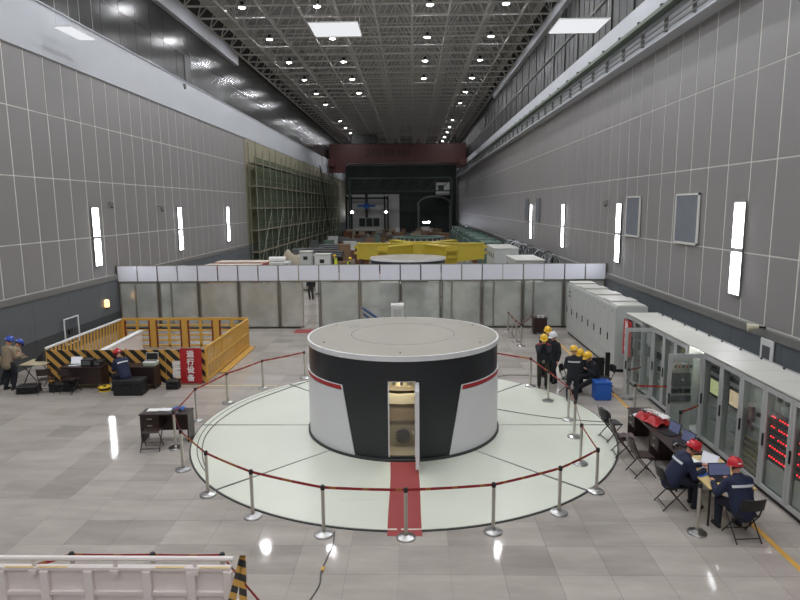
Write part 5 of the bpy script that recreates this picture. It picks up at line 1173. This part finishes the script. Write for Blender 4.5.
for k in range(8):
    y = 58.6+k*6.0; t = thing('green_machine', 'green machine housing by the right wall, %s in the row from the near end' % ORD[k], 'machine', (7.3, y, 0), 0, 'green machines along the right wall')
    MB().bx(-1.1, 1.1, -1.6, 1.6, 0.15, 1.9, 0.08).build('housing', M_GREENM, t, smooth=False); MB().bx(-0.9, 0.9, -1.4, 1.4, 1.9, 2.5, 0.1).build('top_box', M_GREENM, t, smooth=False); MB().bx(-1.0, 1.0, -1.5, 1.5, 0, 0.15).build('base', M_BLKP, t, smooth=False)
    for j in range(3): MB().bx(-1.14, -1.1, -1.3+j*0.95, -0.6+j*0.95, 0.4, 1.6, 0.01).build('door', M_GREENM, t, smooth=False)
    MB().cyl((0.3, 0, 2.5), (0.3, 0, 2.75), 0.25, n=12).build('cap', M_GREENM, t)
cs = random.Random(5)
for k in range(10):
    y = 36.5+k*1.98; t = thing('wire_coil', 'upright grey wire coil by the right wall, %s in its row' % ORD[k], 'wire coil', (8.3, y, 1.75), 0, 'wire coils along the right wall')
    for j in range(7):
        a0 = cs.uniform(0, 6); r_ = 0.5+cs.uniform(-0.06, 0.06); off = -0.6+j*0.2
        MB().tube([(off*0.3+r_*0.7*math.cos(a0+i*math.pi/7), off, 0.62+r_*math.sin(a0+i*math.pi/7)) for i in range(15)], 0.028, 5).build('turn', M_REFL if j % 2 else M_DKMET, t)
    MB().bx(-0.5, 0.5, -0.95, 0.95, -1.75, 0.08, 0.02).build('stillage', M_GREYD, t, smooth=False)
# --- left/middle clutter
rf = thing('steel_gantry', 'red steel frame with pale top just behind the partition', 'frame', (-9.9, 34.6, 0))
for x in (-1.3, 1.3):
    for y in (-1.5, 1.5): MB().bx(x-0.06, x+0.06, y-0.06, y+0.06, 0, 2.5).build('post', M_RED, rf, smooth=False)
for y in (-1.5, 1.5): MB().bx(-1.36, 1.36, y-0.07, y+0.07, 2.46, 2.66).build('beam', M_RED, rf, smooth=False)
for x in (-1.3, 1.3): MB().bx(x-0.07, x+0.07, -1.5, 1.5, 2.46, 2.66).build('beam', M_RED, rf, smooth=False)
MB().bx(-1.5, 1.5, -1.7, -0.5, 2.66, 2.70).bx(-1.5, 1.5, 0.4, 1.7, 2.66, 2.70).build('top_sheet', mat('pale_sheet', (206, 190, 176), 0.6), rf, smooth=False)
for k, (x, y, L_, D_, h__, m_, lab) in enumerate([(-9.6, 31.4, 6.0, 2.2, 2.2, M_BRTARP, 'brown tarpaulin heap behind the partition left of its doorway'), (-8.9, 45.5, 2.4, 2.0, 2.95, M_TARP, 'beige tarpaulin tent over machinery beyond the partition')]):
    t = thing('tarp_heap', lab, 'tarpaulin', (x, y, 0)); sd_ = k*1.7
    MB().sheet(lambda u, v: V((-L_/2+L_*u)*(1.0), -D_/2+D_*v, 0.01+h__*(max(0.0, math.sin(v*math.pi))**0.6)*(max(0.0, math.sin(u*math.pi))**0.35)*(0.86+0.14*math.sin(u*11+sd_)*math.cos(v*5))), 28, 14, 0.03).build('tarpaulin', m_, t)
    MB().tube([(-L_/2+0.2, -D_/2+0.1, 0.25), (0, -D_/2+0.05, 0.5), (L_/2-0.2, -D_/2+0.1, 0.25)], 0.03, 6).build('rope', M_CRATE, t)
for k, (x, y, w__, h__, m_, lab) in enumerate([(-7.5, 43.0, 0.8, 2.75, M_CAB, 'pale electrical cabinet beside the beige tarpaulin tent'), (-6.05, 41.0, 1.0, 2.7, M_CABI, 'grey electrical cabinet left of the hi-vis workers'), (-6.8, 44.0, 0.6, 2.4, M_GREYD, 'narrow dark cabinet between the two pale electrical cabinets'), (6.0, 31.5, 1.2, 1.9, M_GREYD, 'dark cabinet dimly seen through the right acrylic sheets'), (-1.2, 31.6, 1.0, 1.9, M_GREYD, 'dark cabinet dimly seen through the middle acrylic sheets'), (3.4, 32.0, 1.4, 1.7, M_GREYD, 'wide dark cabinet behind the acrylic right of the generator')]):
    t = thing('site_cabinet', lab, 'cabinet', (x, y, 0)); MB().bx(-w__/2, w__/2, -0.4, 0.4, 0.08, h__-0.06, 0.015).build('body', m_, t, smooth=False); MB().bx(-w__/2-0.05, w__/2+0.05, -0.45, 0.45, h__-0.06, h__, 0.01).build('roof', M_CABTOP, t, smooth=False); MB().bx(-w__/2+0.04, w__/2-0.04, -0.37, 0.37, 0, 0.08).build('plinth', M_BLKP, t, smooth=False)
    d = MB().bx(-w__/2+0.04, w__/2-0.04, -0.43, -0.4, 0.15, h__-0.15, 0.005).build('door', m_, t, smooth=False); MB().bx(w__/2-0.12, w__/2-0.08, -0.46, -0.43, 1.1, 1.3).build('handle', M_BLKP, d, smooth=False); MB().bx(-0.15, 0.15, -0.436, -0.43, h__-0.6, h__-0.35).build('window', M_BLKP, d, smooth=False)
rl_ = thing('white_roll', 'white fabric roll on top of the site stack left of the tent', 'roll', (-8.5, 38.2, 2.42)); MB().cyl((-0.5, 0, 0.16), (0.5, 0.1, 0.16), 0.16, n=14).build('fabric', M_PAPER, rl_); MB().cyl((-0.56, 0, 0.16), (0.56, 0.1, 0.16), 0.05, n=8).build('core', M_CRATE, rl_)
def crate(label, loc, rz, w__, d__, h__, m_, group):
    t = thing('site_crate', label, 'crate', loc, rz, group)
    MB().bx(-w__/2, w__/2, -d__/2, d__/2, 0.12, h__, 0.01).build('box', m_, t, smooth=False)
    for s in (-1, 1): MB().bx(-w__/2, w__/2, s*(d__/2-0.12)-0.06, s*(d__/2-0.12)+0.06, 0, 0.12).build('skid', M_CRATE, t, smooth=False)
    for z in (0.22, h__-0.12): MB().bx(-w__/2-0.02, w__/2+0.02, -d__/2-0.03, -d__/2, z-0.05, z+0.05).build('batten', m_, t, smooth=False)
    for s in (-1, 1): MB().bx(s*(w__/2-0.08)-0.05, s*(w__/2-0.08)+0.05, -d__/2-0.03, -d__/2, 0.12, h__).build('batten', m_, t, smooth=False)
    return t
crate('large grey crate under the white roll left of the tent', (-8.5, 38.2, 0), 0, 1.6, 1.2, 2.42, M_CABI, None)
rr = random.Random(11); cm_ = [M_CRATE, M_RUST, M_CABI, M_TARP, M_GREYD, M_CRATE, M_GREENM, mat('orange_brown_crate', (132, 106, 82), 0.7), mat('pale_grey_crate', (160, 158, 152), 0.7), mat('brick_red_crate', (112, 70, 62), 0.7)]
nms = ['brown wooden', 'rust brown', 'grey', 'beige', 'dark grey', 'brown wooden', 'green', 'orange brown', 'pale grey', 'brick red']
placed = []
def free(x, y, r):
    for (a, b, c_) in placed:
        if (a-x)**2+(b-y)**2 < (r+c_)**2: return False
    return True
placed += [(0.7, 52.2, 6.2), (0.8, 66, 3.2), (-0.1, 40.4, 3.0), (-8.9, 45.5, 2.0), (-7.1, 43, 1.0), (-6.65, 52.3, 0.7), (-5.3, 49.6, 0.7)]
n_ = 0; CR = []; PI_ = []; tries = 0
while n_ < 14 and tries < 3000:
    tries += 1
    y = rr.uniform(58, 100); x = rr.uniform(-11, 4.2)
    if not free(x, y, 1.6): continue
    placed.append((x, y, 1.6)); t = thing('pipe_rack', 'stack of brown pipes in the far clutter', 'pipe stack', (x, y, 0), rr.uniform(-0.6, 0.6), 'pipe stacks in the far clutter')
    for r_ in range(3):
        for c_ in range(4-r_): MB().cyl((-1.3, -0.36+0.24*c_+0.12*r_, 1.0+0.21*r_), (1.3, -0.36+0.24*c_+0.12*r_, 1.0+0.21*r_), 0.115, n=8).build('pipe', M_RUST if c_ % 2 else M_GREYD, t)
    for s in (-1, 1): MB().bx(s-0.06, s+0.06, -0.5, 0.5, 0, 0.88).build('trestle', M_DKMET, t, smooth=False)
    n_ += 1; PI_.append((x/y, t))
for k, (a, t) in enumerate(sorted(PI_, key=lambda q: q[0])): t['label'] = 'stack of brown and grey pipes in the far clutter, %s from the left' % ORD[k]
n_ = 0; tries = 0
while n_ < 115 and tries < 6000:
    tries += 1
    y = rr.uniform(56, 112); x = rr.uniform(-11.3, 4.5); w__ = rr.uniform(0.5, 1.5); d__ = rr.uniform(0.5, 1.3); h__ = rr.uniform(0.5, 2.2)
    if not free(x, y, 0.95): continue
    placed.append((x, y, 0.95)); i = rr.randrange(10)
    CR.append((nms[i], x/y, crate('x', (x, y, 0), rr.uniform(-0.4, 0.4), w__, d__, h__, cm_[i], '%s crates in the far clutter' % nms[i]))); n_ += 1
for nm_ in set(nms):
    for k, c_ in enumerate(sorted([c_ for c_ in CR if c_[0] == nm_], key=lambda c_: c_[1])): c_[2]['label'] = '%s crate in the far clutter, %s of its colour from the left' % (nm_, ORD[k])

# --- far end: lit room, openings, lamps
fr_ = thing('lit_bay', 'pale lit workshop bay at the far end of the hall', 'bay', (-9.0, 131.5, 0))
MB().bx(-14.2, -2.9, 132.4, 132.8, 0.6, 8.3).build('back_wall', M_CAB, fr_, world=True, smooth=False)
for x in (-14.1, -13.0, -6.0, -5.3): MB().bx(x-0.15, x+0.15, 131.2, 131.6, 0, 8.0).build('column', M_DKMET, fr_, world=True, smooth=False)
MB().bx(-14.1, -5.3, 131.2, 131.6, 7.3, 7.7).build('lintel', M_DKMET, fr_, world=True, smooth=False)
MB().bx(-10.1, -9.5, 131.0, 131.4, 3.5, 8.6).build('mast', M_DKMET, fr_, world=True, smooth=False)
for k in range(3): MB().bx(-11.5+k*1.5, -10.2+k*1.5, 132.25, 132.42, 1.6, 3.3).build('window', M_DARK, fr_, world=True, smooth=False)
MB().bx(-13.4, -4.4, 132.2, 132.42, 0.6, 1.2).build('dado', M_CABI, fr_, world=True, smooth=False)
sg = thing('blue_sign', 'blue round sign with a bar hanging in the far bay', 'sign', (-9.8, 130.8, 5.9)); MB().cyl((0, 0.0, 0), (0, 0.1, 0), 0.65, n=20).build('disc', M_BLUEP, sg); MB().bx(-1.9, 1.9, 0.02, 0.08, -0.2, 0.2).build('bar', M_BLUEP, sg, smooth=False); MB().bx(-0.1, 0.1, 0.1, 0.3, -0.2, 0.2).build('bracket', M_DKMET, sg, smooth=False)
def worklamp(label, loc, n=1):
    t = thing('work_lamp', label, 'lamp', loc); MB().bx(-0.3, 0.3, 0.0, 0.15, -0.2, 0.2, 0.02).build('housing', M_DKMET, t, smooth=False); MB().bx(-0.24, 0.24, -0.02, 0.0, -0.15, 0.15).build('lens', M_WORKL, t, smooth=False); MB().cyl((0, 0.1, -0.2), (0, 0.1, -loc[2]), 0.04, n=6).build('stand', M_DKMET, t)
worklamp('bright work lamp at the left side of the far bay', (-12.8, 130.4, 4.6)); worklamp('bright work lamp at the right side of the far bay', (-5.7, 130.4, 4.6))
worklamp('bright bluish work lamp in the far right opening, left one', (2.3, 126.0, 2.5)); worklamp('bright bluish work lamp in the far right opening, right one', (3.1, 126.0, 2.5))
ar = thing('far_archway', 'dark archway frame at the far right end', 'archway', (4.6, 130.5, 0))
MB().bx(0.9, 1.4, 130.3, 130.9, 0, 6).bx(7.6, 8.1, 130.3, 130.9, 0, 6).build('pier', M_DADO, ar, world=True, smooth=False)
q = MB()
for k in range(10):
    a0, a1 = math.pi*k/10, math.pi*(k+1)/10
    q.prism([(4.5+3.3*math.cos(a0), 130.3, 6+1.6*math.sin(a0)), (4.5+3.7*math.cos(a0), 130.3, 6+2.0*math.sin(a0)), (4.5+3.7*math.cos(a1), 130.3, 6+2.0*math.sin(a1)), (4.5+3.3*math.cos(a1), 130.3, 6+1.6*math.sin(a1))], (0, 0.6, 0))
q.build('arch', M_DADO, ar, world=True, smooth=False)
wb = thing('pale_cabin', 'small pale cabin high on the far right wall', 'cabin', (6.2, 129.5, 8.01)); MB().bx(-1.4, 1.4, 0, 3.2, 0, 2.6, 0.03).build('body', M_CABI, wb, smooth=False); MB().bx(-1.0, 0.2, -0.04, 0, 0.9, 2.0).build('window', M_DARK, wb, smooth=False); MB().bx(-1.5, 1.5, -0.1, 3.3, 2.6, 2.75).build('roof', M_DKMET, wb, smooth=False)
tr_ = thing('far_gantry', 'dark green lattice gantry under the crane at the far end', 'gantry', (-2.5, 125, 8.8))
for z in (0.0, 2.6):
    for y in (0, 1.6): MB().bx(-10.4, 10.4, y-0.1, y+0.1, z-0.12, z+0.12).build('chord', mat('dark_green_steel', (50, 66, 58), 0.6), tr_, smooth=False)
for k in range(14):
    x = -10.3+k*1.4; MB().cyl((x, 0, 0.05), (x+(1.6 if k % 2 else -0.0)+0.8, 0, 2.55), 0.08, n=5).build('lattice_bar', mat('dark_green_steel', (50, 66, 58), 0.6), tr_)
for sx in (-1, 1): MB().bx(sx*10.3-0.15, sx*10.3+0.15, -0.1, 1.7, -8.8, 2.7).build('leg', mat('dark_green_steel', (50, 66, 58), 0.6), tr_, smooth=False)
